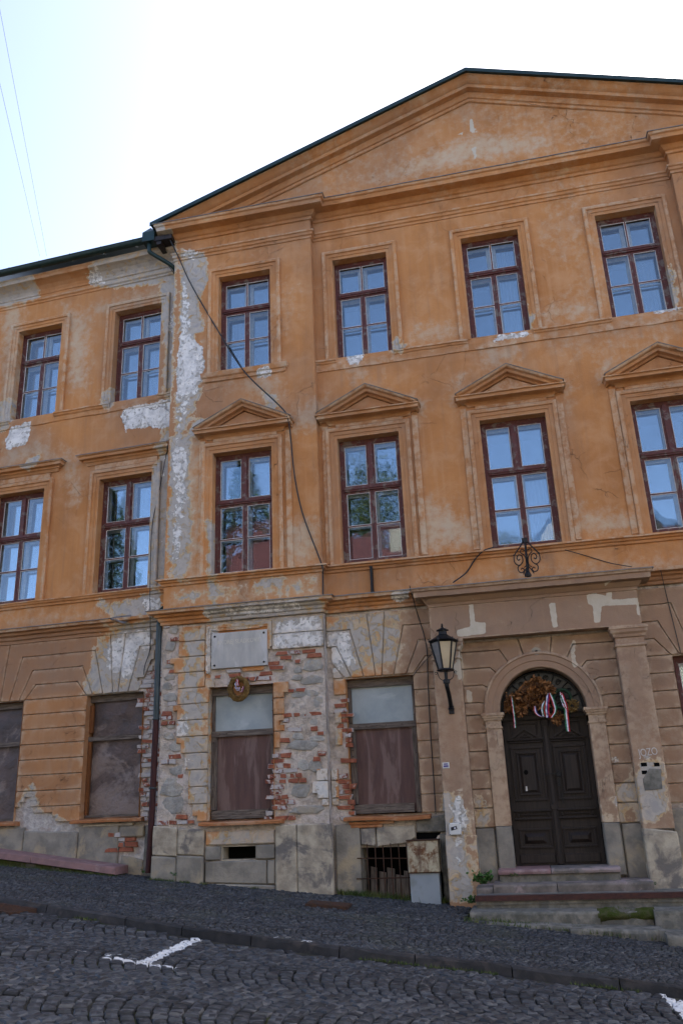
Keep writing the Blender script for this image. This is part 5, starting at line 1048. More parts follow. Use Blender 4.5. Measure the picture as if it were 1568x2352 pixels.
def arcs(x0, x1, y0f, y1f, p, q, band, sag, mat, parent, pname, sname, dz, hgt, ylo, yhi):
    "segmental-arc paving"
    pts = []; nb0 = math.floor(ylo/band); nb1 = math.ceil(yhi/band)
    for nb in range(nb0, nb1):
        ny = max(3, round(band/q))
        for k in range(int((x0-sag-1)/p), int((x1+sag+1)/p)):
            ph = (k % 2)*.5
            for i in range(ny):
                t = (i+.5)/ny; y = (nb+t)*band; u = 2*t-1
                x = k*p-sag*(1-u*u)+nb*.37*p; sl = 2*sag*u*2/band
                if not (x0 < x < x1): continue
                if not (y0f(x) < y < y1f(x)): continue
                if parent is pave and ((-6.2 < x and y > -.19 and x < -3.3) or (y > .02-.0 and x >= -3.3) or (x <= -6.2 and y > .10+KL*(-6-x)) or (-1.35 < x < 3.2 and y > -1.42)): continue
                pts.append((x+random.uniform(-.007, .007), y+random.uniform(-.007, .007), math.atan(sl)))
    pts.sort(key=lambda a: (a[0]-CAM[0])**2+(a[1]-CAM[1])**2)
    vis = []
    for a in pts:
        d = np.array([a[0], a[1], float(zp(a[0], a[1]))+dz])-CAM; wv = d@_f
        vis.append(wv > 0 and abs((d@_r)/wv*FOC) < 780 and abs((d@_u)/wv*FOC) < 1172)
    near = [i for i, v in enumerate(vis) if v][:300]; ns = set(near)
    M = [sett_mesh(i, mat) for i in range(8)]
    rest = MB(); base = [[v.co[:] for v in me.vertices] for me in M]; faces = [[tuple(f.vertices) for f in me.polygons] for me in M]
    sx, sy = p*.89, q*.90
    for i, (x, y, a) in enumerate(pts):
        z = float(zp(x, y))+dz+random.uniform(-.006, .006); kx = sx*random.uniform(.92, 1.04); k_ = sy*random.uniform(.92, 1.05); mi = random.randrange(8); rx, ry = random.uniform(-.035, .035)+.01, random.uniform(-.035, .035)+.095
        rot = -a+random.uniform(-.05, .05); kx *= math.cos(a); k_ /= math.cos(a)
        if i in ns:
            o = bpy.data.objects.new(pname, M[mi]); C.objects.link(o); o.parent = parent; o.location = (x, y, z); o.scale = (kx, k_, hgt); o.rotation_euler = (rx, ry, -a*.85 if False else rot)
        else:
            ca, sa = math.cos(rot), math.sin(rot); b0 = len(rest.v)
            for (u, v, w_) in base[mi]:
                X, Y = u*kx, v*k_; rest.v.append((x+X*ca-Y*sa, y+X*sa+Y*ca, z+w_*hgt-X*ry+Y*rx))
            rest.f += [tuple(b0+q_ for q_ in f) for f in faces[mi]]; rest.mi += [0]*len(faces[mi])
    me = bpy.data.meshes.new(sname); me.from_pydata(rest.v, [], rest.f); me.materials.append(MATS[mat]); o = link(sname, me, parent); tag(o, kind='stuff')
arcs(-9.5, 4.2, lambda x: -8.9, lambda x: ky(x)-.13, .122, .125, 1.42, .27, 'road sett', road, 'sett', 'setts', -.058, .05, -9, -2.4)
arcs(-12, 5.0, lambda x: ky(x)+.16, lambda x: .6, .072, .076, .92, .17, 'pavement cobble', pave, 'cobble', 'cobbles', -.012, .04, -4.9, .7)
# kerb stones
kerb = empty('kerb', (-3, -4, 0)); tag(kerb, kind='structure')
x = -14.0
while x < 8:
    L = random.uniform(.75, 1.25); xa, xb = x+.006, x+L-.006; m = MB(); rows = []
    for k in range(6):
        xx = xa+(xb-xa)*k/5; y = ky(xx); z = float(zp(xx, y)); jj = lambda s: (float(fbm(xx, s, 4, 71, 3))-.5)*.035
        rows.append([(xx, y+.11, z-.2), (xx, y+.11, z+.004), (xx, y+.03+jj(1), z+.008+jj(2)*.4), (xx, y+.012+jj(3), z-.012+jj(4)*.6), (xx, y-.012+jj(5)*.6, z-.10), (xx, y-.012, z-.25)])
    m.grid(rows, closed=True); m.poly(rows[0]); m.poly(rows[-1][::-1]); m.build('kerb_stone', 'kerb stone', kerb); x += L
def text_mesh(s, size, mat, ext=.001, spacing=1.0):
    cu = bpy.data.curves.new('lettering', 'FONT'); cu.body = s; cu.size = size; cu.extrude = ext; cu.align_x = 'CENTER'; cu.align_y = 'CENTER'; cu.space_character = spacing
    o = bpy.data.objects.new('tmp', cu); C.objects.link(o); dg = bpy.context.evaluated_depsgraph_get(); me = bpy.data.meshes.new_from_object(o.evaluated_get(dg)); bpy.data.objects.remove(o); me.materials.clear(); me.materials.append(MATS[mat]); return me
for s, u, v, wd in (('/', 646, 2144, .11), ('70', 717, 2151, .13)):
    q = pg(u, v, .02); o = bpy.data.objects.new('painted_number', text_mesh(s, .12, 'road paint')); C.objects.link(o); o.location = (q[0], ky(q[0])+.07, float(zp(q[0], ky(q[0])+.07))+.013); o.rotation_euler = (0, R_(5.4), 0); o.parent = kerb; o.matrix_parent_inverse = kerb.matrix_basis.inverted()
# drain grate by the kerb and a rusty cover in the pavement
q = pg(30, 2092, -.1); D0 = empty('drain_grate', (q[0], ky(q[0])-.22, float(zp(q[0], ky(q[0])))-.052), 'rusty slotted drain grate in the gutter at the left edge', 'drain grate', rz=-.2); D0.rotation_euler = (0, R_(5.4), -.22)
sub('frame', MB().box(-.32, .32, -.2, -.16, -.05, .012).box(-.32, .32, .16, .2, -.05, .012).box(-.32, -.285, -.16, .16, -.05, .0115).box(.285, .32, -.16, .16, -.05, .0115).mesh('rusty iron', name='frame'), D0)
bmr = MB().box(-.012, .012, -.16, .16, -.05, .01).mesh('rusty iron', name='bar')
for k in range(11): sub('bar', bmr, D0, (-.25+.05*k, 0, 0))
sub('pit', MB().box(-.29, .29, -.17, .17, -.06, -.052).mesh('dark opening', name='pit'), D0)
q = pg(755, 2078); m = MB(); m.cbox(-.27, .27, -.16, .16, -.01, .01); cp = link('cover_plate', MB().box(-.28, .28, -.20, .20, -.03, .016).box(-.25, .25, -.17, .17, .016, .02).mesh('rusty iron', name='cover_plate'), None, (q[0], q[1], float(zp(q[0], q[1])))); cp.rotation_euler = (.01, R_(5.4), .05); tag(cp, 'flat rusty iron cover plate set in the pavement cobbles', 'cover')

# ------------------------------------------------------------------ steps at the portal
ST = empty('entrance_steps', (-.06, -.8, -.45), 'worn stone steps with steel edge and moss before the portal', 'steps')
def slab(name, x0, x1, yf, yb, zt, hh, mat, jit=.012, tilt=0.0, par=ST, segs=28):
    rows = []
    for k in range(segs+1):
        x = x0+(x1-x0)*k/segs; e = lambda s: (float(fbm(x*1.3, s, 4, 81, 4))-.5)*jit*2; z = zt+tilt*(x-x0); y = yf+(e(7)+e(9))*1.2
        rows.append([(x, yb, z-hh), (x, yb, z+e(1)*.2), (x, (yf+yb)/2, z+e(2)*.3), (x, y+.03, z+e(3)*.35), (x, y+.008, z-.008+e(4)*.4), (x, y, z-.03+e(5)*.3), (x, y+.006+e(6), z-hh)])
    m = MB(); m.grid(rows, closed=True); m.poly(rows[0]); m.poly(rows[-1][::-1]); return m.build(name, mat, par)
slab('threshold', -.93, .13-.35, -.45, .25, .238, .06, 'red stone', .008); slab('threshold', -.21, .70, -.45, .25, .238, .06, 'step stone', .008); slab('riser', -.92, .69, -.40, .2, .176, .15, 'concrete', .012)
slab('step', -1.235, -1.01, -.68, .0, .045, .12, 'step stone'); slab('step', -1.0, -.165, -.69, .0, .075, .13, 'step stone', .008); slab('step', -.155, 1.07, -.69, .0, .075, .13, 'step stone', .008)
slab('tread', -1.225, 1.45, -1.045, -.5, -.035, .10, 'concrete', .006)
m = MB(); m.box(-1.235, 1.46, -1.075, -1.05, -.088, -.025); m.box(-1.235, 1.46, -1.05, -.98, -.03, -.0245); m.build('steel_edge', 'steel edge', ST)
slab('riser', -1.22, 1.55, -1.02, -.5, -.089, .3, 'concrete', .014)
slab('step', -1.29, .30, -1.40, -.7, -.175, .32, 'concrete', .022, -.01); slab('step', .31, .93, -1.36, -.7, -.20, .35, 'concrete', .02); slab('step', .94, 3.1, -1.45, -.7, -.185, .42, 'concrete', .022, -.004)
slab('step', .95, 3.2, -.98, .0, -.05, .3, 'concrete', .012)
m = MB(); rows = []      # moss cushion on the lower step
for k in range(20):
    x = .28+.68*k/19; rows.append([(x, -1.30-.10*math.sin(math.pi*t/6)-(float(fbm(x, t*.3, 9, 3, 3))-.5)*.05, -.16-.17*t/6+(float(fbm(x, t*.2, 8, 5, 3))-.5)*.04) for t in range(7)])
m.grid(rows); tag(m.build('moss', 'moss', ST, smooth=True), kind='stuff')
slab('apron', -1.36, -.05, -1.66, -1.2, -.275, .25, 'concrete', .04, -.03); slab('apron', -.08, 1.0, -1.78, -1.2, -.325, .30, 'concrete', .05, -.035); slab('apron', .98, 3.4, -2.0, -1.2, -.375, .40, 'concrete', .05, -.06)

# stone bench along the neighbouring house
BE = empty('stone_ledge', (-8.2, 0, .45), 'low reddish stone ledge running downhill along the left house wall', 'ledge')
def ledge(x0, x1, za, zc):
    m = MB(WL); rows = []
    for k in range(9):
        x = x0+(x1-x0)*k/8; z = za+(zc-za)*k/8; j = (float(fbm(x, 1, 5, 91, 2))-.5)*.012
        rows.append([WL(x, .02, z-.11), WL(x, .02, z+.008), WL(x, -.40, z+j), WL(x, -.425, z-.012+j), WL(x, -.43, z-.10+j), WL(x, -.40, z-.11)])
    m.grid(rows, closed=True); m.poly(rows[0]); m.poly(rows[-1][::-1]); m.build('slab', 'red stone', BE)
ledge(-12.5, -10.4, 1.14, .875); ledge(-10.39, -8.30, .872, .60); ledge(-8.29, -6.78, .598, .402)
m = MB(WL); m.box(0, 1, 0, 1, 0, 1, W=lambda x, d, z: WL(-12.5+5.70*x, -.36+.36*d, (1.13-.735*x-.11)*z+(.55-.55*x)*(1-z))); m.build('base', 'moss', BE)

# ------------------------------------------------------------------ memorial plate and oval wreath
PQ = empty('memorial_plaque', (-4.80, RD-.02, 3.36), 'grey stone memorial plate with faded lettering above boarded window', 'plaque')
link('slab', MB().cbox(-5.28, -4.32, RD-.035, RD+.02, 3.365, 3.955, .006).mesh('plaque stone', name='slab'), PQ)
for x in (-5.225, -4.375):
    for z in (3.42, 3.90): link('bolt', MB().lathe([(.018, 0), (.018, .012), (.011, .02)], (0, 0, 0), 8).mesh('black iron', name='bolt'), PQ, (x, RD-.034, z)).rotation_euler = (R_(90), 0, 0)
t = link('lettering', text_mesh('ANDREJ SLÁDKOVIČ', .098, 'faded gilt', .001, 1.02), PQ, (-4.80, RD-.0365, 3.79)); t.rotation_euler = (R_(90), 0, 0); t.scale = (.84, 1.05, 1)
WR = empty('oval_wreath', (-4.80, RD-.05, 2.81), 'oval straw wreath with red and white ribbon below the memorial plate', 'wreath')
def torus(cx, cy, cz, a, c, r, mat, parent, name, nz=.0, seed=1, n=40):
    m = MB(); rings = []
    for k in range(n):
        t = 2*math.pi*k/n; ctr = Vector((cx+a*math.cos(t), cy, cz+c*math.sin(t))); o = Vector((math.cos(t), 0, math.sin(t)))
        rings.append([ctr+(o*math.cos(2*math.pi*j/9)+Vector((0, 1, 0))*math.sin(2*math.pi*j/9))*r*(1+random.uniform(-nz, nz)) for j in range(9)])
    m.grid(rings+[rings[0]], closed=True); return m.build(name, mat, parent, smooth=True)
torus(-4.80, RD-.045, 3.015, .145, .165, .042, 'straw', WR, 'straw_ring', .14); 
def tuft(parent, name, mat, cx, cy, cz, pts, n, ln, seed=3):
    rnd = random.Random(seed); m = MB()
    for i in range(n):
        p = rnd.choice(pts); q = Vector((p[0]+rnd.gauss(0, .02), p[1]-abs(rnd.gauss(0, .025)), p[2]+rnd.gauss(0, .02))); a = Vector((rnd.gauss(0, 1), -abs(rnd.gauss(0, .8)), rnd.gauss(0, 1))).normalized(); b_ = a.orthogonal().normalized()*ln*rnd.uniform(.25, .5); L = a*ln*rnd.uniform(.6, 1.3); c = L.cross(b_).normalized()*ln*.15
        m.poly([q, q+L*.5+b_+c, q+L, q+L*.5-b_+c])
    o = m.build(name, mat, parent); tag(o, kind='stuff'); return o
tuft(WR, 'straw_ends', 'straw', 0, 0, 0, [(-4.80+.145*math.cos(k*.2), RD-.06, 3.015+.165*math.sin(k*.2)) for k in range(32)], 420, .028)
MB().prism([(-4.80+.10*math.cos(k*math.pi/10), 3.03+.13*math.sin(k*math.pi/10)) for k in range(20)], RD-.03, RD-.015).build('wreath_back', 'dry leaf', WR)
def ribbon(parent, P, wd, cols, name='ribbon', side=(1, 0, 0)):
    pts = curve_pts(P, 6); m = MB(); sv = Vector(side); n = len(cols); rows = []
    for i, p in enumerate(pts):
        w_ = sv*wd*(1 if i > 1 else .6); tw = Vector((0, -.012*math.sin(i*1.3), 0)); rows.append([p+w_*(k/n-.5)+tw*(k-n/2) for k in range(n+1)])
    for i in range(len(rows)-1):
        for k in range(n): m.poly([rows[i][k], rows[i][k+1], rows[i+1][k+1], rows[i+1][k]], k)
    ms = sorted(set(cols)); o = m.build(name, cols, parent); return o
rd, wh, gn, bl = 'red cloth', 'white cloth', 'green cloth', 'blue cloth'
y_ = RD-.10
ribbon(WR, [(-4.815, y_, 3.17), (-4.80, y_-.01, 3.13), (-4.805, y_, 3.10), (-4.79, y_, 3.06)], .05, [rd, wh, rd]); ribbon(WR, [(-4.83, y_, 3.13), (-4.83, y_-.01, 3.05), (-4.81, y_, 2.985), (-4.785, y_, 2.98), (-4.78, y_, 3.03)], .028, [wh, bl, wh]); ribbon(WR, [(-4.76, y_, 2.97), (-4.73, y_, 2.95), (-4.715, y_-.01, 2.99), (-4.70, y_, 3.04)], .03, [wh, rd, bl])

# ------------------------------------------------------------------ wreaths and ribbons hung in the arch
DY = .02
def D3(u, v, y=DY): a, c = px(u, v, y); return (a, y, c)
W1_ = empty('dried_wreath', D3(1235, 1640), 'big dried brown leaf wreath with ribbons hung over the arched door', 'wreath')
cl = [D3(u, v, DY+.05*math.sin(u)) for u, v in ((1175, 1612), (1185, 1600), (1195, 1620), (1205, 1590), (1215, 1575), (1222, 1605), (1232, 1565), (1238, 1590), (1245, 1575), (1210, 1612), (1190, 1630), (1200, 1632), (1228, 1622), (1240, 1612), (1252, 1600), (1255, 1575), (1225, 1585), (1250, 1622), (1262, 1585), (1170, 1625))]
tuft(W1_, 'leaves', 'dry leaf', 0, 0, 0, cl*1, 1300, .075, 5)
tuft(W1_, 'hanging_leaves', 'dry leaf', 0, 0, 0, [D3(u, v) for u, v in ((1262, 1645), (1270, 1652), (1280, 1660), (1285, 1648), (1292, 1645), (1276, 1640))], 130, .06, 7)
m = MB(); m.tube(curve_pts([D3(1172, 1618, .06), D3(1200, 1575, .06), D3(1240, 1560, .06), D3(1262, 1600, .06), D3(1280, 1650, .06)], 6), .02, 7); m.build('stem', 'dry leaf', W1_)
ribbon(W1_, [D3(1259, 1592, -.09), D3(1257, 1610, -.11), D3(1256, 1630, -.10), D3(1258, 1648, -.10)], .055, [wh, bl, rd]); ribbon(W1_, [D3(1262, 1592, -.10), D3(1270, 1612, -.12), D3(1274, 1632, -.11), D3(1266, 1648, -.10)], .05, [rd, wh, gn]); ribbon(W1_, [D3(1227, 1622, -.09), D3(1230, 1637, -.11), D3(1242, 1646, -.11), D3(1252, 1645, -.10)], .045, [rd, wh, bl]); ribbon(W1_, [D3(1250, 1610, -.10), D3(1246, 1628, -.12), D3(1249, 1645, -.10)], .05, [wh, gn, rd])
W2_ = empty('small_wreath', D3(1176, 1630), 'small dark wreath with a thin trailing ribbon at left of the arch', 'wreath'); torus(*D3(1174, 1615), .055, .07, .022, 'dry leaf', W2_, 'ring', .2)
tuft(W2_, 'leaves', 'dry leaf', 0, 0, 0, [D3(1174+12*math.cos(k), 1615+14*math.sin(k)) for k in range(7)], 110, .045, 9)
ribbon(W2_, [D3(1174, 1600, -.06), D3(1176, 1615, -.08), D3(1178, 1630, -.07), D3(1181, 1655, -.07), D3(1182, 1672, -.07)], .034, [rd, wh, gn])
W3_ = empty('green_wreath', D3(1290, 1622), 'dark green ring wreath with long red-white-green ribbon over the door', 'wreath'); torus(*D3(1290, 1606), .13, .14, .026, 'green wreath', W3_, 'ring', .15)
ribbon(W3_, [D3(1288, 1592, -.06), D3(1292, 1605, -.09), D3(1298, 1622, -.08), D3(1300, 1645, -.08), D3(1304, 1680, -.08)], .06, [gn, wh, rd]); ribbon(W3_, [D3(1286, 1590, -.06), D3(1290, 1610, -.08), D3(1298, 1628, -.09), D3(1308, 1630, -.08)], .03, [wh, rd])
W4_ = empty('straw_wreath', D3(1313, 1640), 'small straw ring wreath at the right side of the door arch', 'wreath'); torus(*D3(1313, 1622), .05, .06, .028, 'straw', W4_, 'ring', .2)
tuft(W4_, 'straw_ends', 'straw', 0, 0, 0, [D3(1313+9*math.cos(k), 1622+11*math.sin(k), 0) for k in range(7)], 130, .035, 11)

# ------------------------------------------------------------------ wall lantern
lx_, lz_ = -1.415, 2.80; ly_ = -.62
LN = empty('wall_lantern', (lx_, ly_, 2.42), 'black iron wall lantern with milky panes on the left portal pilaster', 'lantern')
def frus(m, w0, z0, w1, z1, n=6, mi=None, cap=True): m.lathe([(w0, z0), (w1, z1)], (lx_, ly_, 0), n, mi, R_(0))
NS = 6; r0, r1, zb0, zb1 = .105, .20, 2.83, 3.28
m = MB()
for k in range(NS):
    a = 2*math.pi*k/NS+R_(15); m.tube([(lx_+r0*math.cos(a), ly_+r0*math.sin(a), zb0), (lx_+r1*math.cos(a), ly_+r1*math.sin(a), zb1)], .014, 5)
m.lathe([(.0, 2.80), (.12, 2.805), (.135, 2.82), (.12, 2.84), (.0, 2.845)], (lx_, ly_, 0), NS, None, R_(15)); m.lathe([(.205, 3.265), (.222, 3.285), (.205, 3.305)], (lx_, ly_, 0), NS, None, R_(15)); fr_ = m.build('frame', 'black iron', LN)
for k in range(NS):
    a = 2*math.pi*k/NS+R_(15); b_ = a+2*math.pi/NS; P = [(lx_+r*math.cos(t)*.97, ly_+r*math.sin(t)*.97, z) for r, t, z in ((r0, a, zb0), (r0, b_, zb0), (r1, b_, zb1), (r1, a, zb1))]; Q = [(p[0]+(lx_-p[0])*.03, p[1]+(ly_-p[1])*.03, p[2]) for p in P]
    m = MB(); m.grid([P, Q], closed=True); m.poly(P); m.poly(Q); m.build('pane', 'lamp glass' if k in (4, 5) else 'lamp glass grey', LN)
m = MB(); m.lathe([(.225, 3.30), (.21, 3.315), (.09, 3.42), (.065, 3.45), (.062, 3.50), (.062, 3.53), (.10, 3.535), (.095, 3.545), (.02, 3.60), (.012, 3.62), (.02, 3.635), (.012, 3.65), (.016, 3.665), (.002, 3.70)], (lx_, ly_, 0), 12); m.build('roof', 'black iron', LN)
m = MB()
for k in range(NS): a = 2*math.pi*k/NS+R_(15); m.tube([(lx_+.215*math.cos(a), ly_+.215*math.sin(a), 3.29), (lx_+.222*math.cos(a), ly_+.222*math.sin(a), 3.36)], [.014, .003], 5)
m.build('finial', 'black iron', fr_)
m = MB(); m.tube([(lx_, ly_, 2.80), (lx_, ly_, 2.66)], [.028, .022], 8); m.lathe([(.045, 2.60), (.05, 2.61), (.05, 2.66), (.045, 2.67)], (lx_, ly_, 0), 10)
m.tube(curve_pts([(lx_, ly_, 2.61), (lx_, ly_+.02, 2.55), (lx_, ly_+.12, 2.47), (lx_, PF-.04, 2.36), (lx_, PF-.005, 2.30)], 6), [.034]*10+[.03]*15, 8) if False else m.tube(curve_pts([(lx_, ly_, 2.61), (lx_, ly_+.02, 2.55), (lx_+.01, ly_+.12, 2.45), (lx_+.01, PF-.05, 2.30), (lx_+.01, PF-.02, 2.22)], 6), .032, 8)
m.cbox(lx_-.03, lx_+.05, PF-.025, PF, 2.10, 2.30, .01); m.lathe([(.04, -.02), (.05, 0), (.04, .02)], (lx_+.01, PF-.03, 2.23), 10); m.build('bracket', 'black iron', LN)
for s in (-1, 1):
    MB().tube(curve_pts([(lx_+s*.04, ly_, 2.65), (lx_+s*.10, ly_, 2.70), (lx_+s*.125, ly_, 2.80)], 6), .006, 5).build('stay', 'black iron', LN)
    MB().tube([(lx_+s*(.145+.018*math.cos(t*.6)), ly_, 2.80-.018+.018*math.sin(t*.6)) for t in range(10)], .006, 5).build('scroll', 'black iron', LN)


for o_ in C.objects:      # heights of the lantern's joints
    if o_.type == 'MESH' and (o_.parent is LN or (o_.parent and o_.parent.parent is LN)):
        for v in o_.data.vertices: v.co.z = float(np.interp(v.co.z, [2.0, 2.10, 2.30, 2.61, 2.80, 2.83, 3.28, 3.70, 4], [2.32, 2.40, 2.52, 2.82, 2.99, 3.02, 3.43, 3.72, 4]))
# wrought-iron ornament standing on the portal cornice
IO = empty('iron_ornament', (-.05, -.38, 4.38), 'black wrought iron scroll ornament standing on the portal cornice', 'ornament')
ox, oy, oz = -.04, -.40, 4.40
m = MB(); m.tube([(ox-.02, oy, oz), (ox+.0, oy, oz+.56)], .014, 7); m.cbox(ox-.045, ox+.045, oy-.02, oy+.02, oz+.52, oz+.60, .004); m.lathe([(.05, 0), (.055, .03), (.03, .08), (.02, .12)], (ox-.015, oy, oz-.02), 9); m.build('stem', 'black iron', IO)
for s in (-1, 1):
    P = lambda L: [(ox+s*a, oy, oz+c) for a, c in L]; m = MB()
    m.tube(curve_pts(P([(.03, .55), (.09, .46), (.17, .36), (.20, .33)]), 5), .011, 6)
    m.tube(curve_pts(P([(.13, .42), (.19, .32), (.19, .22), (.13, .17), (.07, .22), (.07, .31), (.12, .34), (.15, .29), (.13, .25), (.105, .27)]), 5), .009, 6)
    m.tube(curve_pts(P([(.02, .40), (.07, .42), (.085, .37), (.05, .34), (.02, .28), (.015, .2), (.03, .15), (.06, .13)]), 5), .008, 6)
    m.tube(curve_pts(P([(.10, .18), (.15, .14), (.14, .07), (.09, .05), (.06, .09), (.085, .12), (.11, .10)]), 5), .009, 6); m.tube(curve_pts(P([(.01, .14), (.05, .08), (.08, .02)]), 4), .009, 6); m.build('scroll', 'black iron', IO)
    Q = lambda L: [(ox+.01*s, oy+s*a*.8, oz+c) for a, c in L]; m = MB(); m.tube(curve_pts(Q([(.03, .55), (.10, .45), (.17, .34), (.18, .24), (.12, .18), (.07, .23), (.09, .31), (.13, .29)]), 5), .009, 6); m.build('scroll', 'black iron', IO); MB().tube(curve_pts(Q([(.10, .18), (.14, .12), (.12, .06), (.07, .06), (.02, .0)]), 5), .009, 6).build('scroll', 'black iron', IO)
# iron tie on the band, meter cupboard, junction box, stickers
m = MB(); x0, z0 = px(852, 1302, -.05); x1, z1 = px(859, 1365, -.05); m.box(x0-.018, x0+.02, -.10, 0, z1-.02, z0); m.box(x0-.03, x0+.03, -.105, -.101, z0-.02, z0); tag(m.build('iron_bracket', 'black iron'), 'dark upright iron bracket on the band left of the portal', 'bracket')
MC = empty('meter_cupboard', (-2.0, -.12, -.2), 'rusty enamel meter box on a grey lower cupboard beside the cellar grate', 'cupboard')
MB().cbox(-2.215, -1.765, -.24, .02, .215, .645, .012).build('rusty_box', 'rusty enamel', MC); MB().cbox(-2.20, -1.78, -.225, .02, -.22, .212, .004).build('lower_cupboard', 'grey cupboard', MC)
MB().box(-2.225, -1.755, -.25, .02, .640, .655).build('rim', 'rusty iron', MC); MB().box(-2.22, -1.76, -.246, .0, .208, .22).build('rim', 'rusty iron', MC)
JX = empty('junction_box', (-1.49, PF-.03, .70), 'square white junction box with black sticker low on the left pilaster', 'junction box')
MB().cbox(-1.575, -1.405, PF-.065, PF-.01, .705, .87, .012).build('box', 'white plastic', JX); MB().prism([(-1.545, .765), (-1.455, .785), (-1.465, .83), (-1.55, .81)], PF-.0665, PF-.0655).build('sticker', 'sticker ink', JX); MB().prism([(-1.50, .785), (-1.475, .79), (-1.48, .815), (-1.505, .805)], PF-.0675, PF-.0668).build('sticker_print', 'white cloth', JX)
m = MB()
for x in (-1.565, -1.415):
    for z in (.715, .86): m.box(x-.006, x+.006, PF-.067, PF-.06, z-.006, z+.006)
m.build('screws', 'sticker ink', JX)
NP = empty('number_plate', (-1.555, PF-.01, 1.62), 'tiny white plate with dark mark on the left pilaster', 'sign'); MB().cbox(-1.605, -1.505, PF-.008, PF+.001, 1.625, 1.71, .002).build('plate', 'white plastic', NP); MB().box(-1.59, -1.52, PF-.0095, PF-.0085, 1.645, 1.668).box(-1.585, -1.525, PF-.0095, PF-.0085, 1.678, 1.695).build('print', 'blue cloth', NP)
# scratched and chalked marks
cx, cz = px(1487, 1728, PF); t = link('chalk_writing', text_mesh('JOZO', .125, 'chalk', .0005, .95), H, (cx, PF-.008, cz)); t.rotation_euler = (R_(90), R_(-4), 0); t.scale = (.85, 1.15, 1); tag(t, 'chalked letters on the right pilaster')
cx, cz = px(1113, 1848, -.06); t = link('carved_number', text_mesh('3', .17, 'plinth stone', .002), H, (cx, -.064, cz)); t.rotation_euler = (R_(90), 0, 0)

# ------------------------------------------------------------------ cables and wires
def cable(name, label, P, r=.009, n=6): tag(MB().tube(curve_pts(P, 6), r, n).build(name, 'cable', smooth=True), label, 'cable')
def F3(u, v, y): a, c = px(u, v, y); return (a, y, c)
cable('black_cable', 'long black cable drooping diagonally from the eaves across left bay to the band', [F3(388, 545, -.30), F3(410, 590, -.24), F3(440, 655, -.21), F3(500, 758, -.20), F3(560, 852, -.22), F3(640, 930, -.30), F3(660, 958, -.36), F3(668, 1010, -.22), F3(676, 1090, -.20), F3(695, 1180, -.18), F3(738, 1295, -.25), F3(741, 1320, -.20), F3(742, 1385, -.20)], .013)
def L3(u, v, o): a, c = pxl(u, v, o); return WL(a, o, c)
cable('thin_wire', 'thin wire hanging down the seam between the two houses', [L3(370, 590, -.1), L3(396, 622, -.05), L3(411, 660, -.05), L3(408, 780, -.04), L3(403, 880, -.06), L3(398, 960, -.05), L3(388, 1020, -.25), L3(368, 1120, -.05), L3(350, 1210, -.05), L3(346, 1340, -.12), L3(347, 1430, -.22), L3(345, 1490, -.05), L3(333, 1530, -.04), L3(331, 1550, -.03)], .007, 5)
cable('cable_loop', 'grey cable curving from the sill course down to the portal cornice', [F3(1133, 1257, -.10), F3(1110, 1265, -.11), F3(1090, 1285, -.03), F3(1070, 1315, -.03), F3(1040, 1338, -.28)], .011)
cable('pilaster_cable', 'thin cable running down the wall beside the lantern pilaster', [F3(940, 1345, -.26), F3(955, 1400, -.03), F3(978, 1480, -.03), F3(982, 1560, -.025), F3(988, 1680, -.025), F3(996, 1800, -.025), F3(1000, 1870, -.03)], .008)
cable('lantern_wire', 'thin slanting wire from the lantern to window two', [F3(990, 1503, -.20), F3(965, 1530, -.03), F3(948, 1552, -.02)], .006, 5)
cable('sill_wire', 'thin wire slanting over the band right of the iron ornament', [F3(1296, 1263, -.09), F3(1340, 1275, -.03), F3(1400, 1293, -.03), F3(1450, 1302, -.30)], .007, 5)
cable('wall_wire', 'thin wire hanging right of the portal beside the pilaster', [F3(1516, 1310, -.20), F3(1530, 1370, -.03), F3(1545, 1430, -.03), F3(1562, 1500, -.02)], .006, 5)
for i, (a, b_) in enumerate((((0, 20), (108, 588)), ((0, 190), (92, 588)))):
    P0 = CAM+ray(*a)*14; P1 = CAM+ray(*b_)*26; tag(MB().tube([tuple(P0+(P0-P1)*.8), tuple(P0), tuple(P1)], .0034, 5).build('overhead_wire', 'cable'), ('upper' if i == 0 else 'lower')+' of two faint wires crossing the sky at top left', 'wire', 'overhead wires')

# ------------------------------------------------------------------ weeds and grass
def weed(u, v, y, name, label, sz, n, seed, zbase=None):
    x, z = px(u, v, y); rnd = random.Random(seed); m = MB(); o = empty(name, (x, y, z), label, 'weed', 'weeds at the wall and steps')
    st = MB()
    for i in range(n):
        a = rnd.uniform(0, 6.28); L = sz*rnd.uniform(.5, 1.1); e = Vector((x+math.cos(a)*L*.8, y-abs(math.sin(a))*L*.6, z+L*rnd.uniform(.3, .9))); st.tube([(x+rnd.uniform(-.3, .3)*sz, y, z), e], .0025, 4)
        for k in range(3):
            c = e+Vector((rnd.gauss(0, 1), rnd.gauss(0, 1), rnd.gauss(0, .5)))*sz*.12; d = Vector((rnd.gauss(0, 1), -abs(rnd.gauss(0, 1)), rnd.gauss(0, .5)+.3)).normalized(); s = d.orthogonal().normalized()*sz*.12; d = d*sz*.28
            m.poly([c, c+d*.35+s, c+d*.75+s*.8, c+d, c+d*.75-s*.8, c+d*.35-s])
    m.build('leaves', 'weed leaf', o); st.build('stems', 'weed leaf', o)
weed(1110, 2030, -.55, 'weed', 'leafy green weed at the left end of the upper step', .16, 46, 1); weed(1178, 2012, -.46, 'weed', 'tiny weed below the threshold at its left part', .06, 7, 2)
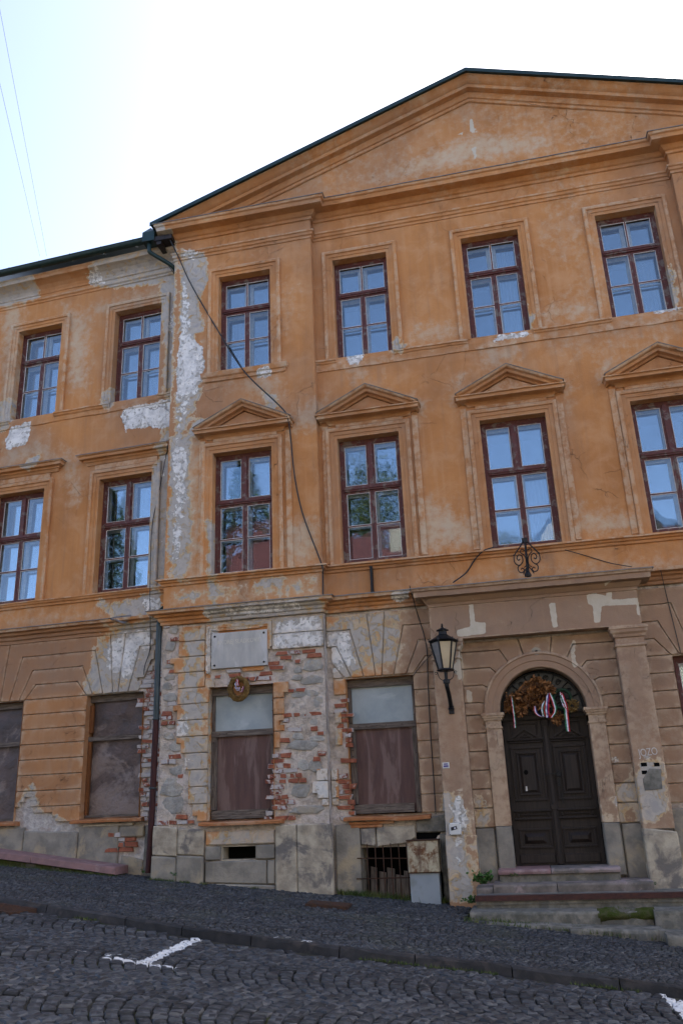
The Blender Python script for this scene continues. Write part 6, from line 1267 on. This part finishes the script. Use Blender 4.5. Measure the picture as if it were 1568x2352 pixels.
weed(1080, 2075, -.75, 'weed', 'green weed growing in the corner left of the steps', .13, 16, 3); weed(330, 2006, -.1, 'weed', 'small yellow-green weed at the foot of the downpipe', .07, 9, 4); weed(400, 2012, -.25, 'weed', 'small weed at the foot of the left bay plinth', .07, 6, 5); weed(1500, 2033, -.5, 'weed', 'low weed on the step by the right pilaster', .06, 8, 6)
m = MB(); rnd = random.Random(4)
def blade(x, y, z, h): a = rnd.uniform(0, 6.28); dx, dy = math.cos(a)*.006, math.sin(a)*.006; lx, ly = rnd.gauss(0, .4)*h, rnd.gauss(0, .4)*h; m.poly([(x-dx, y-dy, z), (x+dx, y+dy, z), (x+lx, y+ly, z+h)])
for i in range(3000):
    x = rnd.uniform(-9.5, 3.5)
    if fbm(x, 0, 1.6, 77, 3) < .45: continue
    y = ky(x)-.03-abs(rnd.gauss(0, .03)); blade(x, y, float(zp(x, y))-.07, rnd.uniform(.01, .038))
for i in range(1500):
    x = rnd.uniform(-3.3, -1.7); y = -.03-abs(rnd.gauss(0, .05)); blade(x, y, float(zp(x, y))-.02, rnd.uniform(.03, .11))
for i in range(1500):
    x = rnd.uniform(-6.2, -3.3); y = -.26-abs(rnd.gauss(0, .025))
    if fbm(x, 3, 2.2, 78, 3) > .5: blade(x, y, float(zp(x, y))-.02, rnd.uniform(.015, .05))
for i in range(1600):
    x = rnd.uniform(-1.35, 3.2); y = rnd.choice((-1.68, -1.45, -1.44, -1.1))-abs(rnd.gauss(0, .03))-(x+1)*.06; blade(x, y, float(zp(x, -1.7))+.0, rnd.uniform(.02, .07))
for i in range(1200):
    x = rnd.uniform(-12, -6.7); p = WL(x, -.44-abs(rnd.gauss(0, .02)), 0); blade(p[0], p[1], float(zp(p[0], p[1]))-.02, rnd.uniform(.01, .05))
tag(m.build('grass', 'grass'), 'short grass growing along kerb and wall foot', 'grass', kind='stuff')

# ------------------------------------------------------------------ across the street (seen as reflections in the panes)
def far_house(x0, x1, y0, y1, ze, zr, name, label, gable=False):
    o = empty(name, ((x0+x1)/2, y0, float(zp((x0+x1)/2, -20))), label, 'house', 'houses across the street'); zb_ = float(zp((x0+x1)/2, -20))-.6
    MB().box(x0, x1, y1, y0, zb_, ze).build('wall', 'pale wall', o)
    m = MB(); ym = (y0+y1)/2
    if gable: xm = (x0+x1)/2; m.poly([(x0-.3, y0+.4, ze-.1), (xm, y0+.4, zr), (xm, y1-.4, zr), (x0-.3, y1-.4, ze-.1)]); m.poly([(xm, y0+.4, zr), (x1+.3, y0+.4, ze-.1), (x1+.3, y1-.4, ze-.1), (xm, y1-.4, zr)]); g_ = MB().prism([(x0, ze), (x1, ze), (xm, zr-.15)], y0-.02, y0-.2).build('gable', 'pale wall', o)
    else: m.poly([(x0-.4, y0+.5, ze-.2), (x1+.4, y0+.5, ze-.2), (x1+.4, ym, zr), (x0-.4, ym, zr)]); m.poly([(x0-.4, ym, zr), (x1+.4, ym, zr), (x1+.4, y1-.5, ze-.2), (x0-.4, y1-.5, ze-.2)]); MB().poly([(x0, y0, ze), (x0, ym, zr-.1), (x0, y1, ze)]).poly([(x1, y0, ze), (x1, y1, ze), (x1, ym, zr-.1)]).build('gable', 'pale wall', o)
    r = m.build('roof', 'red tile', o); cxm = x0+(x1-x0)*.7; MB().box(cxm-.4, cxm+.4, ym-.3, ym+.3, zr-1.2, zr+1.1).build('chimney', 'pale wall', r)
    for k in range(int((x1-x0)/2.4)):
        for z in (zb_+1.7, zb_+5.0): MB().box(x0+.9+k*2.4, x0+1.9+k*2.4, y0, y0+.05, z, z+1.6).build('window', 'dark opening', o)
far_house(-12.5, -1.9, -19.5, -27, 9.2, 13.3, 'far_house', 'red-roofed pale house across the street mirrored in lower panes'); far_house(.7, 5.6, -20, -27, 10.6, 14.0, 'far_house', 'gabled red-roofed house across the street mirrored right of it', True)
def spruce(x, y, h, seed, label):
    rnd = random.Random(seed); z0 = float(zp(x, y))-.4; o = empty('spruce_tree', (x, y, z0), label, 'tree', 'trees across the street'); MB().tube([(x, y, z0), (x, y, z0+h)], [.25, .03], 8).build('trunk', 'bark', o); m = MB()
    for i in range(9000):
        t = rnd.random()**.75; z = z0+h*(.12+.88*(1-t)); R = (h*.20)*(t)*rnd.uniform(.35, 1)+.08; a = rnd.uniform(0, 6.28); c = Vector((x+R*math.cos(a), y+R*math.sin(a), z-R*.35)); d = Vector((math.cos(a), math.sin(a), -.35+rnd.gauss(0, .25))).normalized()*rnd.uniform(.14, .34); s = d.orthogonal().normalized()*.06; s.rotate(Matrix.Rotation(rnd.uniform(0, 3), 3, d)); m.poly([c-d*.4, c+s, c+d, c-s])
    m.build('crown', 'spruce needles', o)
def leafy(x, y, h, r, seed, label):
    rnd = random.Random(seed); z0 = float(zp(x, y))-.4; o = empty('leafy_tree', (x, y, z0), label, 'tree', 'trees across the street'); t = MB(); t.tube([(x, y, z0), (x+.1, y, z0+h*.5)], [.3, .16], 8); m = MB(); cs = []
    for k in range(16): c = Vector((x+rnd.gauss(0, r*.5), y+rnd.gauss(0, r*.5), z0+h*rnd.uniform(.5, .93))); cs.append((c, rnd.uniform(.25, .45)*r)); t.tube([(x+.1, y, z0+h*.45), c], [.08, .02], 5)
    t.build('trunk', 'bark', o)
    for i in range(16000):
        c, rr = rnd.choice(cs); p = c+Vector((rnd.gauss(0, 1), rnd.gauss(0, 1), rnd.gauss(0, 1))).normalized()*rr*rnd.uniform(.6, 1.15); d = Vector((rnd.gauss(0, 1), rnd.gauss(0, 1), rnd.gauss(0, 1))).normalized()*.085; s = d.orthogonal()*.6; m.poly([p-d, p+s, p+d, p-s])
    m.build('crown', 'tree leaf', o)
spruce(-12.8, -24, 19.5, 1, 'tall dark spruce mirrored in the left bay window'); spruce(-18.5, -23, 17.2, 2, 'tall spruce mirrored in the panes of the left house'); spruce(-23, -22, 16.5, 3, 'spruce mirrored in the leftmost panes'); spruce(-16, -26, 17, 4, 'shorter spruce behind the tall mirrored spruces')
leafy(-8.0, -31, 19.5, 4.5, 5, 'yellow-green tree behind the red roof mirrored in second window'); leafy(-1.0, -33, 17, 3.5, 6, 'leafy tree between the two mirrored red roofs'); leafy(6, -34, 17, 4, 7, 'leafy tree behind the gabled house mirrored at right')

far_house(-29, -14.2, -19.0, -27, 8.2, 11.2, 'far_house', 'long low red-roofed house added across the street at far left to block sky light'); far_house(6.6, 19, -19.5, -27, 8.0, 11.4, 'far_house', 'long low red-roofed house added across the street at far right to block sky light')  # both houses added to cut the low sky light reaching the facade
# unseen house added past the right end to keep sun off the road
RH = empty('added_shade_house', (12, .1, -1.5), 'plain pale house added out of view beyond the right end to shade the road', 'house')
MB().box(6.07, 19, .1, 9.5, -2.6, 11.2).build('wall', 'pale wall', RH); 
m = MB(); m.poly([(6.07, -.3, 11.25), (19, -.3, 11.25), (19, 4.8, 13.9), (6.07, 4.8, 13.9)]); m.poly([(6.07, 4.8, 13.9), (19, 4.8, 13.9), (19, 9.9, 11.25), (6.07, 9.9, 11.25)]); m.poly([(19, .1, 11.2), (19, 9.5, 11.2), (19, 4.8, 13.85)]); m.build('roof', 'green metal', RH)
for k in range(5):
    for z in (.6, 4.4, 8.0): MB().box(7.0+k*2.4, 8.0+k*2.4, .04, .099, z, z+1.7).build('window', 'dark glass', RH)
